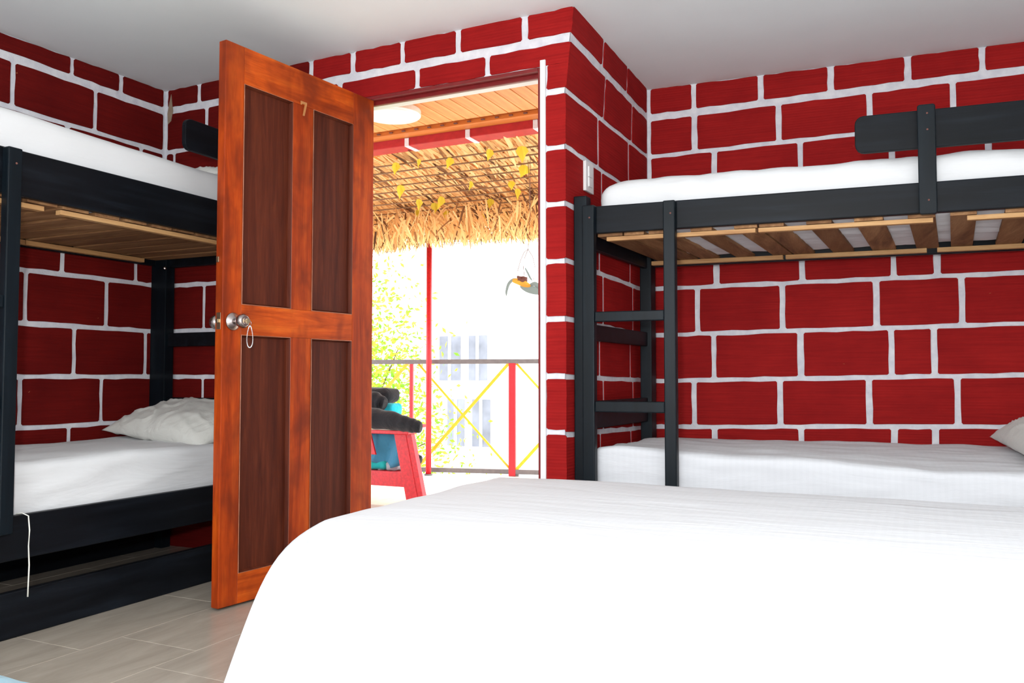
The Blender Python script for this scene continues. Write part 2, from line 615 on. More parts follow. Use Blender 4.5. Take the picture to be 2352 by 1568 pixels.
def lay_bricks(parent, fn, s_lo, s_hi, rows, joints, half, jhalf=0.011, flush_lo=False, flush_hi=False, hole=None, mat='brick'):
    """rows: list of functions z(s), top first. joints: dict row -> list of s"""
    for r in range(len(rows) - 1):
        js = sorted(joints.get(r, []))
        ends = [s_lo] + [j for j in js if s_lo + 0.02 < j < s_hi - 0.02] + [s_hi]
        for a, b in zip(ends, ends[1:]):
            a2 = a + (0 if (a == s_lo and flush_lo) else jhalf) + random.uniform(-0.002, 0.002) * (a != s_lo)
            b2 = b - (0 if (b == s_hi and flush_hi) else jhalf) + random.uniform(-0.002, 0.002) * (b != s_hi)
            if b2 - a2 < 0.015:
                continue
            ht, hb = half[r], half[r + 1]
            args = [rows[r + 1](a2) + hb, rows[r + 1](b2) + hb, rows[r](a2) - ht, rows[r](b2) - ht]
            if hole:
                h = hole(a2, b2, args)
                if h is None:
                    continue
                a2, b2, args = h
            if min(args[2] - args[0], args[3] - args[1]) < 0.015:
                continue
            obj('brick', brick_mesh(fn, a2, b2, *args), mat(a2, r) if callable(mat) else mat, parent)


def const(z):
    return lambda s, z=z: z


HALF = [0.0, 0.019, 0.0115] + [0.0108] * 8 + [0.0]
ZM = [None, 2.152, 1.943, 1.720, 1.496, 1.271, 1.045, 0.822, 0.606, 0.38, 0.155, 0.0]


def module(off, lo, hi, p=0.398):
    k = math.floor((lo - off) / p)
    out = []
    while off + k * p < hi:
        out.append(off + k * p)
        k += 1
    return out


# left wall: s = y
fnL = lambda s, z, h: Vector((XL + h, s, z))
rowsL = [lambda s: ceil_z(XL, s) - 0.001] + [const(z) for z in ZM[1:]]
jl = {}
lo_, hi_ = 0.6, 3.055
jl[0] = [2.785, 2.527, 2.15, 1.82, 1.45, 1.1, 0.8]
jl[1] = module(2.256, lo_, hi_ - 0.05, 0.394)
jl[2] = module(2.51, lo_, hi_)
jl[3] = module(2.30, lo_, hi_)
jl[4] = module(2.50, lo_, hi_, 0.39)
jl[5] = module(2.333, lo_, hi_ - 0.05)
jl[6] = module(2.566, lo_, hi_, 0.389)
jl[7] = module(2.320, lo_, hi_ - 0.05, 0.394)
jl[8] = module(2.551, lo_, hi_)
jl[9] = module(2.33, lo_, hi_)
jl[10] = module(2.55, lo_, hi_)
lay_bricks(wall_left, fnL, lo_, YD - 0.008, rowsL, jl, HALF, mat='brick_darker')

# wall with the door: s = x
fnD = lambda s, z, h: Vector((s + lean(z) * max(0, min(1, (s + 1.40) / 0.168)), YD - h, z))
rowsD = [lambda s: ceil_z(s, YD) - 0.001] + [const(z) for z in ZM[1:]]
jd = {0: [-3.166, -2.82, -2.476, -2.245, -1.984, -1.71, -1.404], 1: [-3.114, -2.714, -2.314, -1.911, -1.57]}
for r in range(2, 11):
    jd[r] = module(-3.114 if r % 2 else -2.93, XL, DX0)


def hole_d(a, b, z):
    if b <= DX0 or a >= DX1:
        return a, b, z
    if z[2] < DZ + 0.01:
        return None
    z = list(z)
    if z[0] < DZ:
        z[0] = z[1] = DZ + 0.001
    return a, b, z


for r in range(11):
    if r <= 1:
        hi = XF + 0.004
        lay_bricks(wall_back, fnD, XL + 0.008, hi, rowsD[r:r + 2], {0: jd[r]}, HALF[r:r + 2], 0.0125, flush_hi=True, hole=hole_d, mat=lambda a, r: 'brick_darker' if a < -2.75 else 'brick')
    else:
        lay_bricks(wall_back, fnD, XL + 0.008, DX0, rowsD[r:r + 2], {0: jd[r]}, HALF[r:r + 2], flush_hi=True, mat='brick_darker')
        lay_bricks(wall_back, fnD, -1.311, XF + 0.004, rowsD[r:r + 2], {}, HALF[r:r + 2], flush_hi=True, flush_lo=True)
# brick right of the lintel, beside the frame
lay_bricks(wall_back, fnD, -1.311, XF + 0.004, [const(DZ + 0.002), const(1.943)], {}, [0.0, 0.013], flush_hi=True, flush_lo=True)

# return wall: s = y, near corner leans
def fnR(s, z, h):
    t = (s - YD) / (P0.y - YD)
    return Vector((XF + lean(z) * (1 - t) + h, s, z))


def lin(z0, z1, s0=YD, s1=4.182):
    return lambda s: z0 + (z1 - z0) * (s - s0) / (s1 - s0)


rowsR = [lambda s: ceil_z(XF, s) - 0.001, lin(2.152, 2.148), lin(1.943, 1.945), lin(1.722, 1.712), lin(1.496, 1.482), lin(1.273, 1.252), lin(1.045, 1.028), lin(0.820, 0.803), lin(0.597, 0.568), lin(0.372, 0.345), lin(0.15, 0.13), const(0.0)]
jr = {0: [3.446, 3.81], 1: [3.497, 3.904], 2: [3.43, 3.856], 3: [3.474, 3.88], 4: [3.44, 3.868], 5: [3.486, 3.908], 6: [3.436, 3.866], 7: [3.482, 3.904], 8: [3.445, 3.87], 9: [3.48, 3.9], 10: [3.44, 3.86]}
lay_bricks(wall_return, fnR, YD - 0.0045, P0.y - 0.012, rowsR, jr, HALF, 0.011, flush_lo=True)

# alcove back wall: s along EX
fnA = lambda s, z, h: P0 + EX * s - EY * h + Vector((0, 0, z))
la = lambda a, b, c=None: (lambda s: a + (b - a) * s / 1.69)
rowsA = [lambda s: ceil_z((P0 + EX * s).x, (P0 + EX * s).y) - 0.001, la(2.145, 2.181), la(1.944, 1.974), la(1.715, 1.738), la(1.49, 1.506), la(1.266, 1.279), la(1.031, 1.055), la(0.801, 0.829), la(0.570, 0.604), la(0.345, 0.375), la(0.12, 0.145), const(0.0)]
ja = {0: [0.237, 0.563, 0.883, 1.217, 1.522, 1.85, 2.17], 1: [0.241, 0.644, 1.049, 1.401, 1.8, 2.2], 2: [0.338, 0.742, 1.14, 1.54, 1.94, 2.34], 3: [0.24, 0.645, 1.05, 1.41, 1.81, 2.21], 4: [0.34, 0.742, 1.142, 1.322, 1.72, 2.12], 5: [0.248, 0.651, 1.065, 1.417, 1.82, 2.22],
      6: [0.324, 0.729, 1.126, 1.303, 1.7, 2.1], 7: [0.226, 0.632, 1.028, 1.394, 1.79, 2.19], 8: [0.323, 0.728, 1.132, 1.301, 1.7, 2.1], 9: [0.23, 0.63, 1.03, 1.4, 1.8, 2.2], 10: [0.33, 0.73, 1.13, 1.3, 1.7]}
lay_bricks(wall_alcove, fnA, 0.006, 2.66, rowsA, ja, HALF, 0.0135)

# plaster patch chipped beside the left corner
bm = bmesh.new()
pp = [(-3.372, 2.085), (-3.350, 2.10), (-3.340, 2.15), (-3.352, 2.235), (-3.362, 2.20), (-3.376, 2.14)]
prism([(x, YD - 0.003, z) for x, z in pp], (0, 0, 0), (0, -0.0035, 0), bm)
obj('chipped_patch', bm, M['coir'] if False else plain('chipped_plaster', srgb(150, 130, 110), 0.9, bump=0.8), wall_back)

# ------------------------------------------------------------------ floor and its tiles
floor = struct('floor', B((XL, XR, YB, 4.6, -0.05, -0.0018)), 'grout')
TW, TL = 0.3165, 0.58
x = -2.599 - 3 * TW
rowi = 0
offs = {0: 1.62, 1: 1.95, 2: 1.5, 3: 1.774, 4: 1.917, 5: 1.76, 6: 1.93, 7: 1.62}
tmesh = {}
while x < XR:
    a = max(x, XL)
    b = min(x + TW, XR)
    y = offs.get(rowi, 1.7 + 0.17 * (rowi % 3)) - 6 * TL - (0.0)
    ymax = 4.5 if x > XF else YD + 0.1
    if b - a > 0.03:
        while y < ymax:
            ya, yb = max(y, YB), min(y + TL, ymax)
            if yb - ya > 0.02:
                key = (round(b - a, 3), round(yb - ya, 3))
                if key not in tmesh:
                    o = obj('tile', B((0.001, b - a - 0.001, 0.001, yb - ya - 0.001, -0.01, 0.0)), 'tile', floor, bevel=0.0008, seg=1)
                    tmesh[key] = o
                else:
                    o = tmesh[key].copy()
                    link(o, floor)
                o.location = (a, ya, random.uniform(-0.0004, 0.0002))
            y += TL
    x += TW
    rowi += 1

# ------------------------------------------------------------------ door frame
fr = struct('trim_1', B((DX1 + 0.002, -1.311, YD - 0.012, YD + 0.0, 0.0, 2.075)), 'white')
frame = thing('door_frame', 'dark red wooden door frame around the balcony doorway', 'door frame', (DX1, YD, 0))
obj('jamb', B((DX1 - 0.012, DX1, YD - 0.002, YD + 0.118, 0, DZ - 0.001)), 'darkred', frame, True, 0.002)
obj('jamb', B((DX0, DX0 + 0.012, YD - 0.002, YD + 0.118, 0, DZ - 0.001)), 'darkred', frame, True, 0.002)
obj('head', B((DX0 + 0.012, DX1 - 0.012, YD - 0.004, YD + 0.028, 2.036, DZ - 0.001)), 'darkred', frame, True, 0.002)
obj('head_stop', B((DX0 + 0.012, DX1 - 0.012, YD + 0.028, YD + 0.05, 2.0195, DZ - 0.001)), 'darkred', frame, True, 0.004)
obj('head_lining', B((DX0 + 0.012, DX1 - 0.012, YD + 0.05, YD + 0.119, 2.031, DZ - 0.001)), 'white', frame, True, 0.002)
obj('doorstep', B((DX0, DX1, YD, YD + 0.12, -0.04, 0.001)), 'outtile', frame, True, 0.001)

# ------------------------------------------------------------------ door leaf: local x from hinge to free edge, +y = side facing the camera
DRZ = math.atan2(2.266 - 3.061, -2.223 + 2.137)
door = thing('door_1', 'open four-panel door of orange varnished wood with darker brown panels', 'door', (-2.137, 3.061, 0.008), DRZ)
door['kind'] = 'structure'
DW, DH, DT = 0.80, 2.024, 0.038
xw = lambda w: DW - w
zb = lambda z: z - 0.008
obj('stile', B((xw(0.085), xw(0), -DT, 0, 0, DH)), 'door_frame', door, bevel=0.003)
obj('stile', B((0, xw(0.67), -DT, 0, 0, DH)), 'door_frame', door, bevel=0.003)
for z0, z1 in ((zb(0.0) + 0.008, zb(0.115)), (zb(0.972), zb(1.082)), (zb(1.895), DH)):
    obj('rail', B((xw(0.67), xw(0.085), -DT, -0.0006, z0, z1)), 'door_rail', door, bevel=0.002)
for z0, z1 in ((zb(0.115), zb(0.972)), (zb(1.082), zb(1.895))):
    obj('mullion', B((xw(0.435), xw(0.326), -DT + 0.001, -0.0012, z0, z1)), 'door_frame', door, bevel=0.002)
    for wa, wb in ((0.085, 0.326), (0.435, 0.67)):
        x0, x1 = xw(wb), xw(wa)
        obj('panel', B((x0, x1, -0.024, -0.015, z0, z1)), 'door_panel', door)
        bm, bm2 = bmesh.new(), bmesh.new()
        d = 0.009
        for (ax, az, bx_, bz) in ((x0, z0, x1, z0), (x1, z0, x1, z1), (x1, z1, x0, z1), (x0, z1, x0, z0)):
            ca, cb = Vector((ax, -0.002, az)), Vector((bx_, -0.002, bz))
            ctr = Vector(((x0 + x1) / 2, 0, (z0 + z1) / 2))

            def ins(p, k, yy):
                sx = 1 if ctr.x > p.x else -1
                sz = 1 if ctr.z > p.z else -1
                return Vector((p.x + sx * k, yy, p.z + sz * k))
            prev = None
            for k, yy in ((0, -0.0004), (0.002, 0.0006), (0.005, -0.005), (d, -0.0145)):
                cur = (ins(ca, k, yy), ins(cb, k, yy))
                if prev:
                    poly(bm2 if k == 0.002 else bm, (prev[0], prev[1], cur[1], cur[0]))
                prev = cur
        mo = obj('moulding', bm, 'door_panel', door)
        obj('moulding_edge', bm2, 'door_highlight', mo)
# lockset
kx, kz = xw(0.047), zb(1.018)
for sgn, nm in ((1, 'knob'), (-1, 'knob')):
    y0 = 0.0 if sgn > 0 else -DT
    k = obj(nm, lathe([(0.010, 0.0), (0.010, 0.028), (0.014, 0.031), (0.022, 0.038), (0.0255, 0.047), (0.0255, 0.056), (0.022, 0.064), (0.014, 0.0685), (0.012, 0.067), (0.0, 0.067)], (kx, y0, kz), (0, sgn, 0), 32), 'steel', door, smooth=True)
    obj('rose', lathe([(0.0325, 0.0), (0.0325, 0.003), (0.031, 0.005), (0.026, 0.009), (0.018, 0.0145), (0.013, 0.017), (0.0, 0.018)], (kx, y0, kz), (0, sgn, 0), 40), 'steel', k, smooth=True)
obj('latch_plate', B((DW - 0.0005, DW + 0.0012, -0.030, -0.008, kz - 0.03, kz + 0.03)), 'brass', door, bevel=0.0008)
obj('latch', B((DW, DW + 0.010, -0.026, -0.012, kz - 0.007, kz + 0.007)), 'brass', door, bevel=0.002)
obj('latch_hook', B((DW, DW + 0.006, -0.030, -0.018, zb(1.228), zb(1.248))), 'brass', door, bevel=0.001)
# numeral seven on the mullion
sx, sz = xw(0.3805), zb(1.882)
pts7 = [(-0.016, 0.028), (0.016, 0.028), (0.016, 0.020), (0.0035, -0.028), (-0.0045, -0.028), (0.006, 0.018), (-0.010, 0.0175), (-0.012, 0.013), (-0.016, 0.014)]
obj('numeral_seven', prism([(sx - a, 0, sz + b) for a, b in pts7], (0, -0.001, 0), (0, 0.0025, 0)), 'numeral', door)

# key and bead chain hanging from the knob
Rm = Matrix.Translation(Vector((-2.137, 3.061, 0.008))) @ Matrix.Rotation(DRZ, 4, 'Z')
kp = Rm @ Vector((kx, 0.068, kz))
keyc = thing('bead_key_chain', 'loop of small white beads with a key hanging from the steel door knob', 'key chain', kp)
obj('key_bow', lathe([(0.010, -0.001), (0.0105, 0.0), (0.010, 0.001)], Rm @ Vector((kx, 0.078, kz - 0.001)), Rm.to_3x3() @ Vector((1, 0.2, 0)), 16), 'brass', keyc, True)
obj('key_blade', tube([Rm @ Vector((kx, 0.064, kz)), Rm @ Vector((kx, 0.074, kz))], 0.003, 8), 'brass', keyc, True)
obj('split_ring', tube([Rm @ Vector((kx - 0.004, 0.083 + 0.008 * math.cos(a), kz - 0.009 + 0.009 * math.sin(a))) for a in [2 * PI * k / 14 for k in range(15)]], 0.0011, 6), 'steel', keyc, True)
rt = Vector((math.cos(YAW), math.sin(YAW), 0))
top = Rm @ Vector((kx - 0.004, 0.083, kz - 0.018))
bm = bmesh.new()
nb = 46
for i in range(nb):
    t = i / (nb - 1)
    a = t * 2 * PI
    w = 0.0105 * math.sin(a) * (0.55 + 0.45 * (1 - math.cos(a)) / 2) * 1.25
    zz_ = -0.077 * (1 - math.cos(a)) / 2
    p = top + rt * (w + 0.0015) + Vector((0, 0, zz_))
    bmesh.ops.create_icosphere(bm, subdivisions=1, radius=0.0021, matrix=Matrix.Translation(p))
obj('bead_loop', bm, 'bead', keyc, True, smooth=True)['kind'] = 'stuff'

# light switch on the return wall
sw = thing('light_switch', 'white rectangular wall switch on the red brick return beside the bunk', 'switch', (XF, 3.285, 1.59))
obj('back_box', B((XF + 0.003, XF + 0.012, 3.243, 3.333, 1.585, 1.707)), 'plastic', sw, True, 0.002)
obj('cover_plate', B((XF + 0.012, XF + 0.017, 3.241, 3.335, 1.583, 1.709)), 'plastic', sw, True, 0.003)
for z0, z1 in ((1.605, 1.644), (1.646, 1.69)):
    obj('rocker', B((XF + 0.016, XF + 0.0215, 3.268, 3.31, z0, z1)), 'plastic', sw, True, 0.002)


# ------------------------------------------------------------------ soft goods
def rbox(x0, x1, y0, y1, z0, z1, r, step=0.03, fn=None, amp=0.004, nsc=(2.0, 9.0, 9.0), seed=0):
    """rounded, slightly wrinkled block (mattress)"""
    hx, hy, hz = (x1 - x0) / 2, (y1 - y0) / 2, (z1 - z0) / 2
    cx_, cy_, cz_ = (x0 + x1) / 2, (y0 + y1) / 2, (z0 + z1) / 2
    bm = bmesh.new()
    nx, ny, nz = max(4, int(2 * hx / step)), max(4, int(2 * hy / step)), max(4, int(2 * hz / (step * 0.6)))
    cache = {}

    def V(i, j, k):
        key = (i, j, k)
        if key in cache:
            return cache[key]
        p = Vector((-hx + 2 * hx * i / nx, -hy + 2 * hy * j / ny, -hz + 2 * hz * k / nz))
        q = Vector((max(-hx + r, min(hx - r, p.x)), max(-hy + r, min(hy - r, p.y)), max(-hz + min(r, hz), min(hz - min(r, hz), p.z))))
        d = p - q
        if d.length > 1e-6:
            p = q + d.normalized() * min(d.length, r) if d.length > r else p
        nrm = d.normalized() if d.length > 1e-6 else Vector((0, 0, 1))
        w = Vector((p.x * nsc[0] + seed, p.y * nsc[1], p.z * nsc[2]))
        p = p + nrm * (noise.noise(w) * amp + noise.noise(w * 2.3) * amp * 0.5)
        p += Vector((cx_, cy_, cz_))
        if fn:
            p = fn(p)
        cache[key] = bm.verts.new(p)
        return cache[key]
    for (a, b, c, fix) in ((nx, ny, nz, 'z'), (nx, nz, ny, 'y'), (ny, nz, nx, 'x')):
        for e_ in (0, c):
            for i in range(a):
                for j in range(b):
                    if fix == 'z':
                        q = [V(i, j, e_), V(i + 1, j, e_), V(i + 1, j + 1, e_), V(i, j + 1, e_)]
                    elif fix == 'y':
                        q = [V(i, e_, j), V(i + 1, e_, j), V(i + 1, e_, j + 1), V(i, e_, j + 1)]
                    else:
                        q = [V(e_, i, j), V(e_, i + 1, j), V(e_, i + 1, j + 1), V(e_, i, j + 1)]
                    bm.faces.new(q)
    return bm


def pillow_bm(L, Wd, T, n=56, seed=0.0):
    bm = bmesh.new()
    g = {}
    for side in (1, -1):
        for i in range(n + 1):
            for j in range(n + 1):
                u, v = -1 + 2 * i / n, -1 + 2 * j / n
                edge = abs(u) == 1 or abs(v) == 1
                if edge and side == -1:
                    g[(side, i, j)] = g[(1, i, j)]
                    continue
                # pinched corners, bowed edges
                k = 1 - 0.10 * (1 - v * v) * 0.7 * abs(u) ** 3
                k2 = 1 - 0.10 * (1 - u * u) * 0.7 * abs(v) ** 3
                h = ((1 - u ** 4) * (1 - v ** 4)) ** 0.55 * (1 - 0.35 * (u * u + v * v) / 2)
                z = side * T / 2 * h * (1.15 if side > 0 else 0.55)
                wr = (1 - abs(noise.noise(Vector((u * 3.2 + v * 1.6 + seed, v * 1.6 - u, side)))) * 2.2) ** 3 * 0.011 + noise.noise(Vector((u * 11 + v * 4 + seed, v * 5, side))) * 0.005
                z += side * wr * (1 - max(abs(u), abs(v)) ** 6)
                g[(side, i, j)] = bm.verts.new((u * k * L / 2, v * k2 * Wd / 2, z))
    for side in (1, -1):
        for i in range(n):
            for j in range(n):
                q = [g[(side, i, j)], g[(side, i + 1, j)], g[(side, i + 1, j + 1)], g[(side, i, j + 1)]]
                bm.faces.new(q if side > 0 else q[::-1])
    return bm


# ------------------------------------------------------------------ bunk beds
def bunk(loc, rz, label, p, side):
    """local x along the length, y from the front to the wall, z up"""
    t = thing('bunk_bed', label, 'bunk bed', loc, rz, None)
    L, Wd, sk = p['L'], p['W'], p['sk']
    RT, RB = p['RT'], p['RB']
    sh = lambda y: sk * y

    def skew(bm):
        for v in bm.verts:
            v.co.x += sk * v.co.y
        return bm
    P = lambda name, bm, mat='black', bev=0.004: obj(name, skew(bm), mat, t, bevel=bev)
    ptop = RT + p.get('ph', 0.045)
    P('post', B((0, 0.052, 0.0, 0.05, 0, ptop)), 'blackv')
    P('post', B((0, 0.055, Wd - 0.07, Wd, 0, ptop)), 'blackv')
    P('post', B((L - 0.052, L, 0.0, 0.05, 0, ptop)), 'blackv')
    P('post', B((L - 0.055, L, Wd - 0.07 - p.get('bp', 0), Wd, 0, ptop)), 'blackv')
    P('side_rail', B((0.052, L - 0.052, 0.004, 0.030, RB, RT)))
    P('side_rail', B((0.055, L - 0.055, Wd - 0.032, Wd - 0.004, RB - 0.035, RT)))
    P('side_rail', B((0.052, L - 0.052, 0.004, 0.030, p['l0'], p['l1'])))
    P('side_rail', B((0.055, L - 0.055, Wd - 0.032, Wd - 0.004, p['l0'], p['l1'])))
    for x0 in (0.012, L - 0.037):
        for z0, z1 in ((RB - 0.045, RT - 0.01), (0.967, 1.033), (0.61, 0.722), (p['l0'], p['l1'])):
            P('end_board', B((x0, x0 + 0.025, 0.05, Wd - 0.07, z0, z1)))
    # upper slats on their battens
    zl = RB - 0.028
    for a, b in p['led_f']:
        P('slat_batten', B((a, b, 0.032, 0.058, zl, zl + 0.016)), 'ledger', 0.001)
    for a, b in p['led_b']:
        P('slat_batten', B((a, b, Wd - 0.062, Wd - 0.034, zl - 0.002, zl + 0.017)), 'ledger', 0.001)
    for a, b in p['slats']:
        zj = random.uniform(0, 0.0045 if side == 'L' else 0.0015)
        P('slat', B((a, b, 0.034, Wd - 0.036, zl + 0.0175 + zj, zl + 0.031 + zj)), 'slat', 0.001)
    # lower base board
    P('base_board', B((0.03, L - 0.03, 0.032, Wd - 0.034, p['l1'] - 0.05, p['l1'] - 0.032)), 'slat', 0)
    if p.get('trundle'):
        P('floor_board', B((0.0, L, -0.006, 0.02, 0.0, 0.145)))
        P('floor_board', B((0.06, L - 0.06, Wd - 0.062, Wd - 0.04, 0.0, 0.238)))  # added back board, its black stands for the shade under the bunk
    # guard board with its upright bracket
    gx0, gx1 = p['guard']
    P('guard_board', prism(rcorner(gx0, gx1, p['g0'], p['g1'], 0.03), (0, 0.004, 0), (0, 0.026, 0)), 'black', 0.003)
    bx0, bx1 = p['brk']
    br = P('guard_bracket', prism(rcorner(bx0, bx1, RB - 0.008, p['g1'] + 0.012, 0.008, 2), (0, -0.022, 0), (0, 0.003, 0)), 'blackv', 0.003)
    for z_ in (RB + 0.04, (p['g0'] + p['g1']) / 2 - 0.01, p['g1'] - 0.02):
        obj('screw', lathe([(0.0032, 0), (0.0032, 0.001), (0, 0.0012)], ((bx0 + bx1) / 2, -0.022, z_), (0, -1, 0), 10), 'coir', br)
    # ladder
    la0, la1, lb0, lb1 = p['lad']
    lz0 = p['lz0']
    for a, b, zt in ((la0, la1, RT + p.get('lh', 0.0)), (lb0, lb1, RT - 0.004)):
        s_ = P('ladder_stile', B((a, b, -0.030, 0.002, lz0, zt)), 'blackv')
        obj('screw', lathe([(0.0034, 0), (0.0034, 0.001), (0, 0.0012)], ((a + b) / 2 + 0.003, -0.030, zt - 0.05), (0, -1, 0), 10), 'coir', s_)
    for z0, z1 in p['rungs']:
        P('ladder_rung', B((la1, lb0, -0.026, -0.006, z0, z1)), 'blackv')
    if p.get('bolt'):
        obj('bolt', lathe([(0.008, 0), (0.008, 0.006), (0.005, 0.009), (0, 0.010)], (L - 0.062, Wd - 0.1, RB - 0.05), (-0.6, -0.8, 0), 12), 'steel', t)
    return t


slR = [(0.085, 0.105 + 0.08), (0.192, 0.270), (0.349 - 0.06, 0.372), (0.45, 0.530), (0.612, 0.695), (0.703, 0.79), (0.868, 0.955), (1.030, 1.125), (1.205, 1.292), (1.338, 1.42), (1.505, 1.60), (1.68, 1.77), (1.83, 1.91)]
OR = P0 + EX * -0.084 + EY * -1.05
pr = dict(L=1.98, W=0.86, sk=0.12, RT=1.492, RB=1.384, l0=0.14, l1=0.25, ph=0.045,
          led_f=[(0.122, 0.690), (0.700, 1.285), (1.39, 1.92)], led_b=[(0.055, 0.655), (0.667, 1.245), (1.285, 1.92)],
          slats=slR, guard=(1.040, 1.97), g0=1.612, g1=1.745, brk=(1.243, 1.300), lad=(0.046, 0.094, 0.364, 0.409), lz0=0.30, lh=0.0,
          rungs=[(1.033, 1.073), (0.683, 0.726), (0.36, 0.40)])
bunk_r = bunk(OR, RA, 'black wooden bunk bed with ladder and guard board in the alcove right of the doorway', pr, 'R')
bw = OR.copy()

OL = Vector((-2.582, 1.332, 0))
slL = []
yy = 0.10
while yy < 1.60:
    w_ = random.uniform(0.092, 0.11)
    slL.append((yy, min(yy + w_, 1.64)))
    yy += w_ + random.uniform(0.014, 0.026)
pL = dict(L=1.70, W=0.805, sk=0.0, RT=1.545, RB=1.397, l0=0.24, l1=0.38, ph=0.03,
          led_f=[(0.06, 0.525), (0.585, 1.62)], led_b=[(0.07, 0.95), (0.953, 1.55)],
          slats=slL, guard=(1.095, 1.69), g0=1.717, g1=1.842, brk=(1.34, 1.40), lad=(0.045, 0.09, 0.357, 0.404), lz0=0.33,
          rungs=[(1.033, 1.073), (0.72, 0.76), (0.40, 0.44)], trundle=True, bolt=True, bp=0.03)
bunk_l = bunk(OL, PI / 2, 'black wooden bunk bed along the left wall, half behind the open door', pL, 'L')


def local_to(loc, rz):
    return Matrix.Translation(Vector(loc)) @ Matrix.Rotation(rz, 4, 'Z')


def mattress(loc, rz, label, mat, *a, **k):
    t = rbox(*a, **k)
    o = obj('mattress', t, mat, None, smooth=True)
    o.location = loc
    o.rotation_euler = (0, 0, rz)
    tag(o, label, 'mattress', None)
    return o


def skewer(s):
    def f(p):
        p.x += s * p.y
        return p
    return f


def topR(p):
    p.x += 0.12 * p.y
    d = max(0, 0.22 - p.x) / 0.22
    if p.z > 1.45:
        p.z -= 0.055 * d * d * (1 if p.z > 1.5 else 0.5)
    return p


mattress(OR, RA, 'white-sheeted mattress with rounded end on the upper bunk in the alcove', 'sheet_plain',
         0.075, 1.915, 0.036, 0.82, 1.388, 1.603, 0.06, fn=topR, amp=0.008, nsc=(6, 9, 7), step=0.022, seed=4.1)


def lowL(p):
    f = max(0, 1 - p.y / 0.06)
    t_ = p.z * 2.6 - p.x * 0.55
    w = max(0, min(1, (0.53 - p.z) / 0.05))
    p.y -= f * w * (0.007 * max(0, math.sin(t_ * 24)) ** 3 + 0.004 * noise.noise(Vector((t_ * 16, p.x * 1.5, 0))))
    return p


def upL(p):
    if p.z > 1.48:
        p.z += 0.016 * max(0, min(1, (1.15 - p.x) / 0.8)) * min(1, (p.z - 1.48) / 0.1)
    return p


# upper left: long soft rounded top, sits in the frame
mattress(OL, PI / 2, 'white-sheeted mattress on the upper bunk at the left wall', 'sheet_plain',
         0.035, 1.66, 0.036, 0.77, 1.401, 1.672, 0.045, fn=upL, amp=0.005, nsc=(2.5, 9, 9), seed=1.3)


mattress(OL, PI / 2, 'white-sheeted mattress on the lower bunk at the left wall', 'sheet_plain',
         0.035, 1.66, 0.034, 0.765, 0.353, 0.545, 0.03, step=0.022, fn=lowL, amp=0.008, nsc=(3, 8, 8), seed=8.2)


def lowR(p):
    k = max(0, 1 - p.y / 0.8)
    w = max(0.0, min(1.0, (p.z - 0.25) / 0.26))
    p.z += ((0.012 - 0.062 * p.x / 1.6) + 0.006 * math.sin(p.x * 9)) * k * w
    d = max(0, 0.16 - p.x) / 0.16
    p.z -= 0.022 * d * d * w
    p.x += 0.12 * p.y
    return p


mattress(OR, RA, 'white striped-sheet mattress on the lower bunk in the alcove', 'sheet',
         0.058, 1.90, 0.034, 0.81, 0.222, 0.537, 0.025, fn=lowR, amp=0.009, nsc=(4, 9, 9), step=0.022, seed=2.2)


def place(o, loc, rot):
    o.location = loc
    o.rotation_euler = rot
    return o


def pillow(label, L, Wd, T, loc, rot, seed):
    o = obj('pillow', pillow_bm(L, Wd, T, seed=seed), 'pillow', None, smooth=True)
    place(o, loc, rot)
    return tag(o, label, 'pillow')


pillow('creased ivory pillow on the lower bunk behind the open door', 0.68, 0.42, 0.15, (-2.97, 2.835, 0.607), (math.radians(14), math.radians(4), math.radians(-6)), 0.0)
pillow('flat white pillow corner on the upper bunk behind the open door', 0.60, 0.30, 0.09, (-2.95, 2.84, 1.695), (0, 0, 0.05), 3.0)
q = OR + EX * 1.765 + EY * 0.43 + Vector((0, 0, 0.592))
pillow('creased ivory pillow at the right end of the alcove lower bunk', 0.40, 0.72, 0.15, q, (math.radians(3), math.radians(-11), RA + 0.02), 5.0)

cord = obj('cord', tube([(-2.60, 1.775, 0.384), (-2.588, 1.788, 0.385), (-2.5705, 1.797, 0.376), (-2.5695, 1.801, 0.33), (-2.57, 1.7995, 0.28), (-2.5685, 1.802, 0.22), (-2.5675, 1.800, 0.17), (-2.5675, 1.799, 0.121)], [0.0015, 0.0018, 0.002, 0.0023, 0.002, 0.0024, 0.002, 0.0024], 8), 'cord', None, smooth=True)
tag(cord, 'white cord hanging down the black rail of the left lower bunk', 'cord')

# ------------------------------------------------------------------ big foreground bed
bed = thing('double_bed', 'large bed across the foreground hidden under its white sheet', 'bed', (-0.45, 2.18, 0))
X0, X1, Y0, Y1 = -1.40, 0.55, 1.625, 2.80
obj('mattress', rbox(X0 + 0.03, X1, Y0 + 0.03, Y1 - 0.03, 0.22, 0.44, 0.04, step=0.06, amp=0.0), 'sheet', bed, True, smooth=True)
obj('base', B((X0 + 0.06, X1, Y0 + 0.06, Y1 - 0.06, 0.10, 0.218)), 'black', bed, True, 0.004)
for x_, y_ in ((X0 + 0.1, Y0 + 0.1), (X1 - 0.1, Y0 + 0.1), (X0 + 0.1, Y1 - 0.1), (X1 - 0.1, Y1 - 0.1)):
    obj('leg', B((x_ - 0.03, x_ + 0.03, y_ - 0.03, y_ + 0.03, 0, 0.1)), 'black', bed, True, 0.003)


